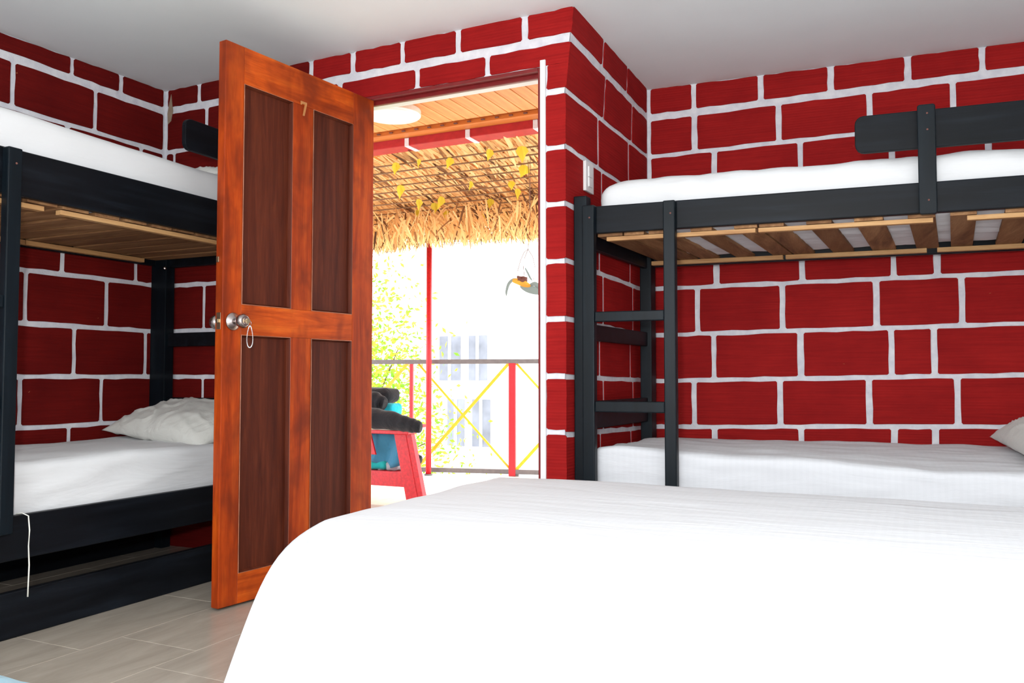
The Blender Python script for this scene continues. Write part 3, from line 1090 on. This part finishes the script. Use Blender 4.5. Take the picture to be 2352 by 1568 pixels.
def sheet_bm():
    ZT = 0.462
    r = 0.04
    # perimeter of a rounded rectangle, counter-clockwise, with outward normals
    per = []
    cors = ((X1 - r, Y0 + r, -90), (X1 - r, Y1 - r, 0), (X0 + r, Y1 - r, 90), (X0 + r, Y0 + r, 180))
    nc = 14
    for ci, (cx_, cy_, a0) in enumerate(cors):
        for k in range(nc + 1):
            a = math.radians(a0 + 90 * k / nc)
            per.append((Vector((cx_ + r * math.cos(a), cy_ + r * math.sin(a), 0)), Vector((math.cos(a), math.sin(a), 0)), ci, k / nc))
        nx_ = cors[(ci + 1) % 4]
        a = math.radians(a0 + 90)
        p0 = Vector((cx_ + r * math.cos(a), cy_ + r * math.sin(a), 0))
        b0 = math.radians(nx_[2])
        p1 = Vector((nx_[0] + r * math.cos(b0), nx_[1] + r * math.sin(b0), 0))
        m = int((p1 - p0).length / 0.03)
        for k in range(1, m):
            per.append((p0.lerp(p1, k / m), Vector((math.cos(a), math.sin(a), 0)), -1, 0))
    n = len(per)
    bm = bmesh.new()
    rows_ = []
    ts = [0.0, 0.15, 0.3, 0.45, 0.6, 0.7, 0.8, 0.87, 0.93, 0.97, 1.0]
    ymid = (Y0 + Y1) / 2

    def cut(p):
        # the near left corner of the worn mattress is softly rounded in plan
        w = math.exp(-max(0, p.x - X0) / 0.22) * max(0, min(1, (ymid - p.y) / 0.45))
        return Vector((p.x + 0.015 * w, p.y + 0.135 * w, p.z))

    def topz(x, y):
        ex_ = min((x - X0), (y - Y0), (Y1 - y), 0.25)
        z = ZT - 0.012 * (1 - max(0, min(1, ex_ / 0.12))) ** 2
        z += 0.010 * math.exp(-((x + 1.05) / 0.3) ** 2 - ((y - 2.6) / 0.25) ** 2)
        z += noise.noise(Vector((x * 2.0 + y * 1.2, y * 7, 0.3))) * 0.005 + noise.noise(Vector((x * 5 + 3, y * 14, 1.3))) * 0.0022
        return z
    for t in ts:
        ring = []
        for p, nr_, ci, k in per:
            core = Vector((max(X0 + 0.5, min(X1 - 0.3, p.x)), ymid, 0))
            q_ = core.lerp(p, t)
            q_ = cut(q_)
            q_.z = topz(q_.x, q_.y)
            ring.append(bm.verts.new(q_))
        rows_.append(ring)
    drops = [0.012, 0.03, 0.06, 0.10, 0.15, 0.20, 0.26, 0.32, 0.38, 0.435]
    s_acc = 0
    for di, d in enumerate(drops):
        ring = []
        for i, (p, nr_, ci, k) in enumerate(per):
            f = d / 0.435
            off = 0.010 * min(1, d / 0.03) ** 0.5 + 0.022 * f
            fold = math.sin((p.x * 9 + p.y * 7)) * 0.010 + noise.noise(Vector((p.x * 4, p.y * 4, d * 1.5))) * 0.02
            off += fold * f
            # the free cloth at the near left corner flares out in a cone
            dx = (p - Vector((X0 + r, Y0 + r, 0)))
            pc = cut(p)
            c = math.exp(-(dx.length / 0.17) ** 2)
            dirn = Vector((-0.64, -0.77, 0))
            flare = (1 - math.exp(-(d / 0.05))) * 0.115 + 0.14 * f + 0.012 * math.sin(math.atan2(dx.y, dx.x) * 9) * f
            q_ = pc + nr_ * off * (1 - 0.5 * c) + dirn * flare * c
            c2 = math.exp(-((p - Vector((X0 + r, Y1 - r, 0))).length / 0.14) ** 2)
            q_ += Vector((-0.6, 0.5, 0)) * (0.10 * f) * c2
            q_.z = ZT - 0.012 - d + 0.004 * noise.noise(Vector((p.x * 6, p.y * 6, 5)))
            ring.append(bm.verts.new(q_))
        rows_.append(ring)
    for a, b in zip(rows_, rows_[1:]):
        for i in range(n):
            bm.faces.new((a[i], a[(i + 1) % n], b[(i + 1) % n], b[i]))
    bmesh.ops.remove_doubles(bm, verts=bm.verts, dist=0.0002)
    return bm


sheet = obj('bed_sheet', sheet_bm(), 'sheet', None, smooth=True)
ss = sheet.modifiers.new('sub', 'SUBSURF')
ss.levels = 1
ss.render_levels = 1
tag(sheet, 'large white sheet draped over the foreground bed, its corner flaring out', 'bed sheet')

# pale blue towel at the very edge of the picture
tw = obj('towel', rbox(-2.42, -1.97, 1.16, 1.43, 0.0, 0.064, 0.028, step=0.02, amp=0.003, nsc=(8, 8, 8)), 'pale_blue', None, smooth=True)
tag(tw, 'folded pale blue towel on the floor tiles at the lower left corner', 'towel')

# ------------------------------------------------------------------ balcony
struct('floor_balcony', prism([(-7, YD + 0.12, 0), (XF - 0.1, YD + 0.12, 0), (-2.0, 6.62, 0), (-2.5, 6.62, 0), (-7, 5.50, 0)], (0, 0, -0.12), (0, 0, -0.002)), 'outtile')
soff = struct('ceiling_balcony', B((-4.4, XF - 0.1, YD + 0.12, 4.33, 2.262, 2.34)), 'ptrim')
pw = 0.0865
x = -3.106 * 4.2 / 4.45 - 12 * pw
pmesh = None
while x < XF - 0.2:
    if pmesh is None:
        pmesh = obj('plank', B((0.0025, pw - 0.0025, 0, 0.915, -0.012, 0.0)), 'plank', soff, bevel=0.003)
        o = pmesh
    else:
        o = pmesh.copy()
        link(o, soff)
    o.location = (x, YD + 0.12, 2.262)
    obj('notch', B((x - 0.010, x + 0.010, 4.118, 4.1295, 2.245, 2.2505)), 'coir', soff)
    x += pw
obj('edge_board', B((-4.4, XF - 0.1, 4.13, 4.218, 2.236, 2.262)), 'ptrim', soff, bevel=0.002)
beam = obj('roof_beam', B((-4.6, XF - 0.1, 4.22, 4.335, 2.19, 2.40)), 'beamred', None, bevel=0.004)
tag(beam, 'red roof beam with white mortar marks along the edge of the balcony ceiling', 'beam')
for mx in (-3.14, -2.71, -2.30, -1.876):
    obj('mortar_line', B((mx - 0.014, mx + 0.014, 4.216, 4.34, 2.186, 2.234)), 'mortar', beam)

lamp = thing('ceiling_lamp', 'round flat white lamp under the balcony plank ceiling', 'ceiling lamp', (-2.52, 3.775, 2.25))
obj('lamp_body', lathe([(0.153, 0.0), (0.155, -0.004), (0.155, -0.030), (0.151, -0.034), (0.143, -0.035)], (-2.52, 3.775, 2.25), (0, 0, 1), 48), 'lampshade', lamp, True, smooth=False)
obj('diffuser', lathe([(0.142, -0.034), (0.138, -0.038), (0.09, -0.041), (0.0, -0.042)], (-2.52, 3.775, 2.25), (0, 0, 1), 48), 'lampshade', lamp, True, smooth=True)
for k in range(3):
    a = math.radians(-52 + 8 * k)
    c = Vector((-2.52 + 0.1555 * math.cos(a), 3.775 + 0.1555 * math.sin(a), 2.236))
    obj('vent', lathe([(0.004, -0.0008), (0.004, 0.0008)], c, (math.cos(a), math.sin(a), 0), 8), 'grey', lamp, True)

# railing
RAo = Vector((-3.88, 6.25, 0))
rdir = (Vector((-2.86, 6.48, 0)) - RAo).normalized()
rang = math.atan2(rdir.y, rdir.x)
rail = thing('balcony_railing', 'balcony railing with grey rails, red posts and crossed yellow bars', 'railing', RAo, rang)
obj('top_rail', B((-2.6, 2.3, -0.02, 0.02, 0.936, 0.974)), 'grey', rail, bevel=0.003)
obj('bottom_rail', B((-2.6, 2.3, -0.02, 0.02, 0.016, 0.054)), 'grey', rail, bevel=0.003)
for a, b in ((-0.081, -0.051), (0.798, 0.856), (1.70, 1.73), (-0.96, -0.93), (-1.84, -1.78)):
    obj('post', B((a, b, -0.022 if b - a > 0.04 else -0.012, 0.02, 0.0 if b - a > 0.04 else 0.05, 0.94)), 'red', rail, bevel=0.002)
for a, b in ((-0.004, 0.808), (-0.90, -0.09), (0.862, 1.68)):
    obj('cross_bar', tube([(a, 0.004, 0.936), (b, 0.004, 0.054)], 0.010, 6), 'yellow', rail)
    obj('cross_bar', prism([(b + 0.004, 0, 0.936), (b - 0.030, 0, 0.936), (a - 0.018, 0, 0.054), (a + 0.018, 0, 0.054)], (0, -0.012, 0), (0, -0.004, 0)), 'yellow', rail)
for a in (-0.02, 0.86, -0.9):
    obj('foot', B((a - 0.02, a + 0.02, -0.015, 0.015, -0.002, 0.024)), 'grey', rail)

pole = thing('roof_pole', 'tall round red pole behind the railing carrying the thatched awning', 'pole', (-3.735, 6.176, 0))
obj('shaft', tube([(-3.735, 6.176, 0.0), (-3.735, 6.176, 1.97)], 0.024, 16), 'red', pole, True, smooth=True)
obj('collar', lathe([(0.0235, 0), (0.0235, 0.02)], (-3.735, 6.176, 1.665), (0, 0, 1), 16), 'white', pole, True)
obj('cap', lathe([(0.03, 0), (0.03, 0.06)], (-3.735, 6.176, 1.965), (0, 0, 1), 16), 'white', pole, True)
obj('base_plate', lathe([(0.035, 0), (0.035, 0.01)], (-3.735, 6.176, 0.0), (0, 0, 1), 16), 'grey', pole, True)

# ------------------------------------------------------------------ thatched awning
aw = thing('thatched_awning', 'dry palm thatch awning on thin battens over the balcony edge', 'awning', (-3.2, 4.4, 2.15))


def blade(bm, p, d, w, L, curl=0.0, wid=None, tip=0.3):
    d = d.normalized()
    wid = wid or d.cross(Vector((random.uniform(-1, 1), random.uniform(-1, 1), random.uniform(-1, 1)))).normalized()
    q0 = p
    q1 = p + d * L * 0.5 + Vector((0, 0, -curl * L * 0.5))
    q2 = p + d * L + Vector((0, 0, -curl * L * 1.6))
    a = [bm.verts.new(q0 + wid * w * 0.4), bm.verts.new(q0 - wid * w * 0.4)]
    b = [bm.verts.new(q1 + wid * w * 0.5), bm.verts.new(q1 - wid * w * 0.5)]
    c = [bm.verts.new(q2 + wid * w * tip * 0.5), bm.verts.new(q2 - wid * w * tip * 0.5)]
    bm.faces.new((a[0], a[1], b[1], b[0]))
    bm.faces.new((b[0], b[1], c[1], c[0]))


def roof_z(y):
    return 2.165 - 0.03 * (y - 4.4)


rng = random.Random(3)
bm = bmesh.new()
ax0, ax1 = -5.6, -1.7
for row in range(14):
    y = 4.34 + row * 0.148
    for layer in range(3):
        k = int((ax1 - ax0) / 0.018)
        for i in range(k):
            x_ = ax0 + (ax1 - ax0) * (i + rng.random()) / k
            p = Vector((x_, y + rng.uniform(-0.05, 0.03), roof_z(y) + 0.03 + layer * 0.012 + rng.uniform(-0.008, 0.008)))
            d = Vector((rng.uniform(-0.3, 0.12), 1, rng.uniform(-0.14, 0.0)))
            blade(bm, p, d, rng.uniform(0.012, 0.028), rng.uniform(0.18, 0.30), 0.02, Vector((1, 0.1, rng.uniform(-0.5, 0.5))).normalized())
obj('thatch', bm, 'thatch', aw, True)['kind'] = 'stuff'
# opaque upper layer of old leaf
obj('thatch_backing', B((ax0, ax1, 4.335, 6.35, 2.20, 2.26)), 'thatch', aw, True)
for row in range(11):
    y = 4.47 + row * 0.148
    obj('batten', tube([(ax0, y, roof_z(y) + rng.uniform(-0.006, 0.006)), (-3.9, y + rng.uniform(-0.012, 0.012), roof_z(y) - 0.004), (-2.8, y + rng.uniform(-0.012, 0.012), roof_z(y) - 0.004), (ax1, y, roof_z(y))], 0.005, 6), 'bamboo', aw, True)
bm = bmesh.new()
for i in range(3600):
    x_ = rng.uniform(ax0, ax1)
    y = rng.uniform(5.35, 6.3)
    bottom = 1.86 + (y - 5.5) * 0.15 + 0.015 * math.sin(x_ * 5)
    z = rng.uniform(bottom + 0.03, 2.12)
    L = min(rng.uniform(0.08, 0.26), (z - bottom) * 1.1 + 0.03)
    d = Vector((rng.gauss(0.15, 0.45), rng.gauss(0, 0.4), -rng.uniform(0.3, 1.2)))
    blade(bm, Vector((x_, y, z)), d, rng.uniform(0.008, 0.022), L, 0.1)
obj('fringe', bm, 'thatch', aw, True)['kind'] = 'stuff'
bm = bmesh.new()
for i in range(90):
    p = Vector((-3.98 + rng.gauss(0, 0.045), 6.0 + rng.uniform(-0.03, 0.03), 2.10))
    blade(bm, p, Vector((rng.gauss(0, 0.12), 0, -1)), 0.009, rng.uniform(0.2, 0.24), 0.0)
obj('hanging_tuft', bm, 'thatch', aw, True)['kind'] = 'stuff'

vine = thing('climbing_vine', 'sparse vine with yellow leaves hanging from the thatched awning', 'vine', (-2.9, 5.0, 2.1))
spots = [(-2.92, 4.42), (-2.76, 4.42), (-2.55, 4.46), (-2.25, 4.40), (-2.05, 4.42), (-3.2, 4.9), (-3.3, 5.3), (-3.25, 5.45), (-3.5, 5.6), (-3.1, 5.3), (-3.3, 5.7), (-2.2, 4.8), (-2.15, 5.0), (-1.95, 4.62), (-2.5, 5.3), (-2.8, 5.5), (-3.4, 5.9), (-3.1, 5.9), (-2.9, 5.95), (-2.6, 5.9), (-2.35, 5.5), (-2.2, 5.3), (-3.6, 6.0), (-2.45, 5.1), (-2.7, 5.0)]
for (x_, y_) in spots:
    bm = bmesh.new()
    s_ = rng.uniform(0.034, 0.056)
    out = [(0, 0), (0.5, 0.15), (0.75, 0.6), (0.45, 0.95), (0.2, 1.5), (0.0, 1.9), (-0.2, 1.4), (-0.5, 0.95), (-0.7, 0.55), (-0.45, 0.1)]
    vs = [bm.verts.new((a * s_, 0.012 * math.sin(b * 2) * (1 if abs(a) > 0.1 else -0.6), -b * s_)) for a, b in out]
    for i in range(1, len(vs) - 1):
        bm.faces.new((vs[0], vs[i], vs[i + 1]))
    bm.transform(Matrix.Translation((x_, y_, roof_z(y_) - 0.004)) @ Euler((rng.uniform(-0.4, 0.4), rng.uniform(-0.4, 0.4), rng.uniform(-0.6, 0.6))).to_matrix().to_4x4())
    obj('leaf', bm, 'vine', vine, True)
for (x_, y_, l_) in ((-2.15, 4.72, 0.3), (-2.02, 4.75, 0.22), (-3.0, 5.9, 0.16), (-3.95, 5.7, 0.3), (-2.05, 4.66, 0.34)):
    obj('stem', tube([(x_, y_, 2.16), (x_ + 0.01, y_, 2.16 - l_ * 0.5), (x_ + 0.004, y_ + 0.01, 2.16 - l_)], 0.0025, 5), 'bamboo', vine, True)

# hanging orchid beside the doorway
orc = thing('hanging_orchid', 'hanging orchid with long drooping leaves just outside the doorway', 'plant', (-2.11, 4.6, 1.39))


def strap_leaf(pts, w, mat, parent, tilt=(0, 1, 0)):
    bm = bmesh.new()
    pts = [Vector(p) for p in pts]
    prev = None
    n = len(pts)
    fine = []
    for i in range(n - 1):
        p0, p1, p2, p3 = pts[max(i - 1, 0)], pts[i], pts[i + 1], pts[min(i + 2, n - 1)]
        for k in range(4):
            t = k / 4
            fine.append(0.5 * ((2 * p1) + (-p0 + p2) * t + (2 * p0 - 5 * p1 + 4 * p2 - p3) * t * t + (-p0 + 3 * p1 - 3 * p2 + p3) * t ** 3))
    fine.append(pts[-1])
    m = len(fine)
    for i, p in enumerate(fine):
        t = i / (m - 1)
        d = (fine[min(i + 1, m - 1)] - fine[max(i - 1, 0)]).normalized()
        wv = d.cross(Vector(tilt)).normalized() * w * max(0.05, math.sin(PI * (0.08 + 0.88 * t)) ** 0.7)
        cur = (bm.verts.new(p + wv), bm.verts.new(p + Vector(tilt) * w * 0.25), bm.verts.new(p - wv))
        if prev:
            bm.faces.new((prev[0], prev[1], cur[1], cur[0]))
            bm.faces.new((prev[1], prev[2], cur[2], cur[1]))
        prev = cur
    return obj('leaf', bm, mat, parent, True, smooth=True)


strap_leaf([(-2.155, 4.6, 1.405), (-2.19, 4.6, 1.408), (-2.222, 4.6, 1.385), (-2.238, 4.6, 1.34), (-2.238, 4.6, 1.312)], 0.010, 'orchid', orc)
strap_leaf([(-2.195, 4.59, 1.402), (-2.15, 4.59, 1.392), (-2.11, 4.59, 1.375), (-2.075, 4.59, 1.362)], 0.020, 'orchid_y', orc)
strap_leaf([(-2.15, 4.61, 1.372), (-2.11, 4.61, 1.352), (-2.06, 4.61, 1.338), (-2.0, 4.61, 1.325), (-1.94, 4.61, 1.30)], 0.024, 'orchid', orc)
strap_leaf([(-2.09, 4.60, 1.365), (-2.05, 4.60, 1.375), (-2.01, 4.60, 1.345), (-1.96, 4.60, 1.315)], 0.014, 'orchid', orc)
obj('coir_clump', rbox(-2.165, -2.10, 4.585, 4.625, 1.392, 1.425, 0.014, step=0.008, amp=0.012, nsc=(40, 40, 40)), 'coir', orc, True)
for pts in ([(-2.165, 4.6, 1.40), (-2.163, 4.6, 1.46), (-2.145, 4.6, 1.52), (-2.12, 4.6, 1.57), (-2.095, 4.6, 1.585), (-2.08, 4.6, 1.80), (-2.08, 4.6, 2.14)],
            [(-2.12, 4.6, 1.42), (-2.125, 4.6, 1.48), (-2.115, 4.6, 1.54), (-2.095, 4.6, 1.585)],
            [(-2.06, 4.6, 1.40), (-2.05, 4.6, 1.48), (-2.065, 4.6, 1.54), (-2.095, 4.6, 1.585)]):
    obj('hanger_wire', tube(pts, 0.0016, 6), 'coir', orc, True)
obj('root', tube([(-2.128, 4.6, 1.425), (-2.115, 4.6, 1.385), (-2.10, 4.6, 1.36)], 0.003, 6), 'coir', orc, True)
strap_leaf([(-2.115, 4.6, 1.475), (-2.098, 4.6, 1.445), (-2.082, 4.6, 1.415), (-2.068, 4.6, 1.395)], 0.006, 'orchid', orc)

# ------------------------------------------------------------------ red wooden chair with clothes, out on the balcony
yc = 4.38
ch = thing('garden_chair', 'red painted wooden armchair on the balcony hung with laundry', 'chair', (-3.05, 4.4, 0))


def slab(p0, p1, w, th, mat, name, parent, wdir=(1, 0, 0)):
    """board between two points: width along wdir, thickness along y"""
    p0, p1, wdir = Vector(p0), Vector(p1), Vector(wdir)
    return obj(name, prism([p0 - wdir * w / 2, p0 + wdir * w / 2, p1 + wdir * w / 2, p1 - wdir * w / 2], (0, 0, 0), (0, th, 0)), mat, parent, True, 0.003)


slab((-2.853, yc, 0.475), (-2.745, yc, 0.0), 0.085, 0.03, 'red', 'leg', ch)
slab((-2.800, yc + 0.004, 0.475), (-2.690, yc + 0.004, 0.0), 0.05, 0.045, 'red', 'leg_brace', ch)
slab((-3.16, yc + 0.52, 0.475), (-3.07, yc + 0.52, 0.0), 0.085, 0.03, 'red', 'leg', ch)
slab((-3.50, yc, 0.475), (-3.60, yc, 0.0), 0.085, 0.03, 'red', 'leg', ch)
slab((-3.83, yc + 0.52, 0.475), (-3.90, yc + 0.52, 0.0), 0.085, 0.03, 'red', 'leg', ch)
obj('arm', B((-3.62, -2.775, yc - 0.03, yc + 0.07, 0.475, 0.498)), 'red', ch, True, 0.004)
obj('arm', B((-3.95, -3.02, yc + 0.48, yc + 0.58, 0.482, 0.505)), 'red', ch, True, 0.004)
obj('seat_rail', B((-3.56, -2.80, yc + 0.004, yc + 0.028, 0.155, 0.245)), 'red', ch, True, 0.003)
obj('seat_rail', B((-3.86, -3.10, yc + 0.49, yc + 0.515, 0.155, 0.245)), 'red', ch, True, 0.003)
for k in range(5):
    obj('seat_slat', B((-3.55 - 0.065 * k, -2.84 - 0.065 * k, yc + 0.03 + k * 0.092, yc + 0.112 + k * 0.092, 0.225, 0.243)), 'red', ch, True, 0.003)
slab((-3.075, yc - 0.015, 0.475), (-3.035, yc - 0.015, 0.345), 0.035, 0.014, 'red', 'loose_lath', ch)


def roll(name, label, pts, r, mat, cat, squash=1.0, hole=True):
    bm = bmesh.new()
    pts = [Vector(p) for p in pts]
    fine, rr = [], []
    n = len(pts)
    for i in range(n - 1):
        for k in range(6):
            t = k / 6
            fine.append(pts[i].lerp(pts[i + 1], t))
            rr.append((r[i] + (r[i + 1] - r[i]) * t) * (1 + 0.05 * math.sin(len(fine) * 1.7)))
    fine.append(pts[-1])
    rr.append(r[-1])
    if hole:
        d = (fine[-1] - fine[-2]).normalized()
        fine += [fine[-1] + d * 0.004, fine[-1] - d * 0.004, fine[-1] - d * 0.05]
        rr += [r[-1] * 0.72, r[-1] * 0.6, r[-1] * 0.5]
    tube(fine, rr, 20, bm)
    for v in bm.verts:
        v.co += Vector((0, 0, 1)) * noise.noise(v.co * 14) * 0.008
    return tag(obj(name, bm, mat, None, smooth=True), label, cat)


roll('trousers', 'black trousers folded over the arm of the red balcony chair', [(-3.45, yc + 0.0, 0.575), (-3.05, yc - 0.01, 0.570), (-2.85, yc - 0.015, 0.548), (-2.745, yc - 0.02, 0.527), (-2.70, yc - 0.02, 0.522)], [0.07, 0.066, 0.052, 0.044, 0.036], 'black_cloth', 'trousers')
roll('rolled_jacket', 'rolled dark jacket on top of the black trousers on the chair', [(-3.5, yc + 0.12, 0.665), (-3.12, yc + 0.12, 0.675), (-3.045, yc + 0.10, 0.655)], [0.06, 0.055, 0.042], 'black_cloth', 'jacket')
o = obj('hooded_sweater', rbox(-3.40, -3.05, yc + 0.16, yc + 0.34, 0.65, 0.755, 0.045, step=0.02, amp=0.01, nsc=(9, 9, 9)), 'black_cloth', None, smooth=True)
tag(o, 'bundled dark grey sweater behind the rolled jacket on the chair', 'sweater')
o = obj('cyan_shirt', rbox(-3.10, -2.99, yc + 0.13, yc + 0.25, 0.575, 0.655, 0.03, step=0.012, amp=0.012, nsc=(14, 14, 14)), 'cyan_cloth', None, smooth=True)
tag(o, 'bright cyan shirt bundle beside the rolled jacket on the chair', 'shirt')
# blue cloth hanging behind the arm
bm = bmesh.new()
gx = 26
prev = None
for i in range(gx + 1):
    x_ = -3.45 + 0.60 * i / gx
    cur = []
    for j in range(9):
        z_ = 0.474 - 0.195 * j / 8 * (1 - 0.10 * math.sin(i * 0.5))
        cur.append(bm.verts.new((x_ - 0.02 * j / 8, yc + 0.05 + 0.015 * math.sin(i * 0.9 + j * 0.3) + 0.01 * j / 8, z_)))
    if prev:
        for j in range(8):
            bm.faces.new((prev[j], prev[j + 1], cur[j + 1], cur[j]))
    prev = cur
o = obj('blue_jeans', bm, 'blue_cloth', None, smooth=True)
so = o.modifiers.new('th', 'SOLIDIFY')
so.thickness = 0.008
tag(o, 'blue denim cloth hanging under the arm of the red chair', 'jeans')
o = obj('teal_towel', rbox(-3.40, -2.98, yc + 0.04, yc + 0.20, 0.245, 0.305, 0.025, step=0.015, amp=0.012, nsc=(10, 10, 10)), 'teal_cloth', None, smooth=True)
tag(o, 'teal towel lying on the seat of the red chair', 'towel')
o = obj('grey_shirt', rbox(-3.06, -2.90, yc + 0.05, yc + 0.18, 0.245, 0.29, 0.02, step=0.012, amp=0.014, nsc=(16, 16, 16), seed=5), 'grey_cloth', None, smooth=True)
tag(o, 'crumpled grey shirt on the seat of the red chair', 'shirt')
roll('dark_bag', 'dark rolled bag at the back of the red chair seat', [(-3.5, yc + 0.3, 0.305), (-3.15, yc + 0.3, 0.30), (-2.93, yc + 0.29, 0.297), (-2.885, yc + 0.285, 0.294)], [0.055, 0.055, 0.038, 0.028], 'black_cloth', 'bag')

# ------------------------------------------------------------------ far background
struct('floor_ground', B((-60, 30, 6.6, 70, -3.2, -3.0)), 'ground')


def house(name, label, x0, x1, y0, y1, z1, wins, rz=0.0, roof=True):
    t = thing(name, label, 'building', ((x0 + x1) / 2, y0, -3.0))
    obj('wall', B((x0, x1, y0, y1, -3.0, z1)), 'render', t, True)
    if roof:
        obj('roof', B((x0 - 0.3, x1 + 0.3, y0 - 0.3, y1 + 0.3, z1, z1 + 0.2)), 'render', t, True)
    for a, b, c, d in wins:
        w_ = obj('window', B((a, b, y0 - 0.02, y0 + 0.02, c, d)), 'glass', t, True)
        obj('window_bar', B(((a + b) / 2 - 0.04, (a + b) / 2 + 0.04, y0 - 0.05, y0 - 0.01, c, d)), 'render', w_)
        obj('sill', B((a - 0.05, b + 0.05, y0 - 0.1, y0 - 0.001, c - 0.12, c - 0.04)), 'render', w_)
    # the window bars share the parent's frame
    for ch_ in list(t.children):
        for g_ in ch_.children:
            g_.location = -Vector(MW[t.name].translation)
    return t


house('white_house', 'pale white house with tall grey windows beyond the railing', -12.6, -7.0, 20, 27, 4.2,
      [(-11.75, -11.1, 0.75, 1.95), (-10.85, -10.3, 0.75, 1.95), (-11.5, -10.98, -1.0, 0.25), (-10.74, -10.2, -1.0, 0.25)])


def tree(label, cx_, cy_, cz_, rx, ry, rz_, n, seed, sz=(0.05, 0.09)):
    g = random.Random(seed)
    t = thing('leafy_tree', label, 'tree', (cx_, cy_, -3.0), 0, None)
    obj('trunk', tube([(cx_, cy_, -3.0), (cx_ + 0.1, cy_, -1.0), (cx_ - 0.05, cy_, cz_)], [0.16, 0.12, 0.05], 10), 'bark', t, True, smooth=True)
    bm = bmesh.new()
    cl = []
    for k in range(26):
        a, b = g.uniform(0, 2 * PI), g.uniform(-0.95, 1)
        rr = g.uniform(0.35, 0.9)
        cl.append(Vector((cx_ + rx * rr * math.cos(a) * math.sqrt(1 - b * b), cy_ + ry * rr * math.sin(a) * math.sqrt(1 - b * b), cz_ + rz_ * rr * b)))
    for k, c in enumerate(cl):
        tube([(cx_, cy_, cz_ - rz_ * 0.6), tuple(c)], [0.03, 0.008], 5, bm)
    obj('branch', bm, 'bark', t, True)['kind'] = 'stuff'
    bm = bmesh.new()
    for i in range(n):
        c = g.choice(cl)
        p = c + Vector((g.gauss(0, rx * 0.24), g.gauss(0, ry * 0.24), g.gauss(0, rz_ * 0.2)))
        s_ = g.uniform(*sz)
        R_ = Euler((g.uniform(0, 6.3), g.uniform(0, 6.3), g.uniform(0, 6.3))).to_matrix()
        vs = [bm.verts.new(p + R_ @ Vector(q_) * s_) for q_ in ((0, -1, 0), (0.45, 0, 0.1), (0, 1, 0), (-0.45, 0, 0.1))]
        bm.faces.new(vs)
    obj('foliage', bm, 'leaf', t, True)['kind'] = 'stuff'
    return t


tree('bright yellow-green tree close behind the railing at the left of the doorway', -7.2, 9.6, 0.4, 1.5, 1.0, 1.8, 9000, 11, (0.03, 0.055))
tree('lower leafy bush growing below the crossed yellow bars', -6.1, 9.4, -1.1, 1.5, 0.9, 0.9, 6000, 12, (0.025, 0.05))

for o in COL.objects:
    if o.parent is None and o.get('category') in ('mattress', 'pillow', 'bunk bed', 'tree'):
        o['group'] = {'mattress': 'white-sheeted mattresses on the bunk beds', 'pillow': 'pillows on the bunk beds',
                      'bunk bed': 'black wooden bunk beds', 'tree': 'leafy trees beyond the balcony'}[o['category']]
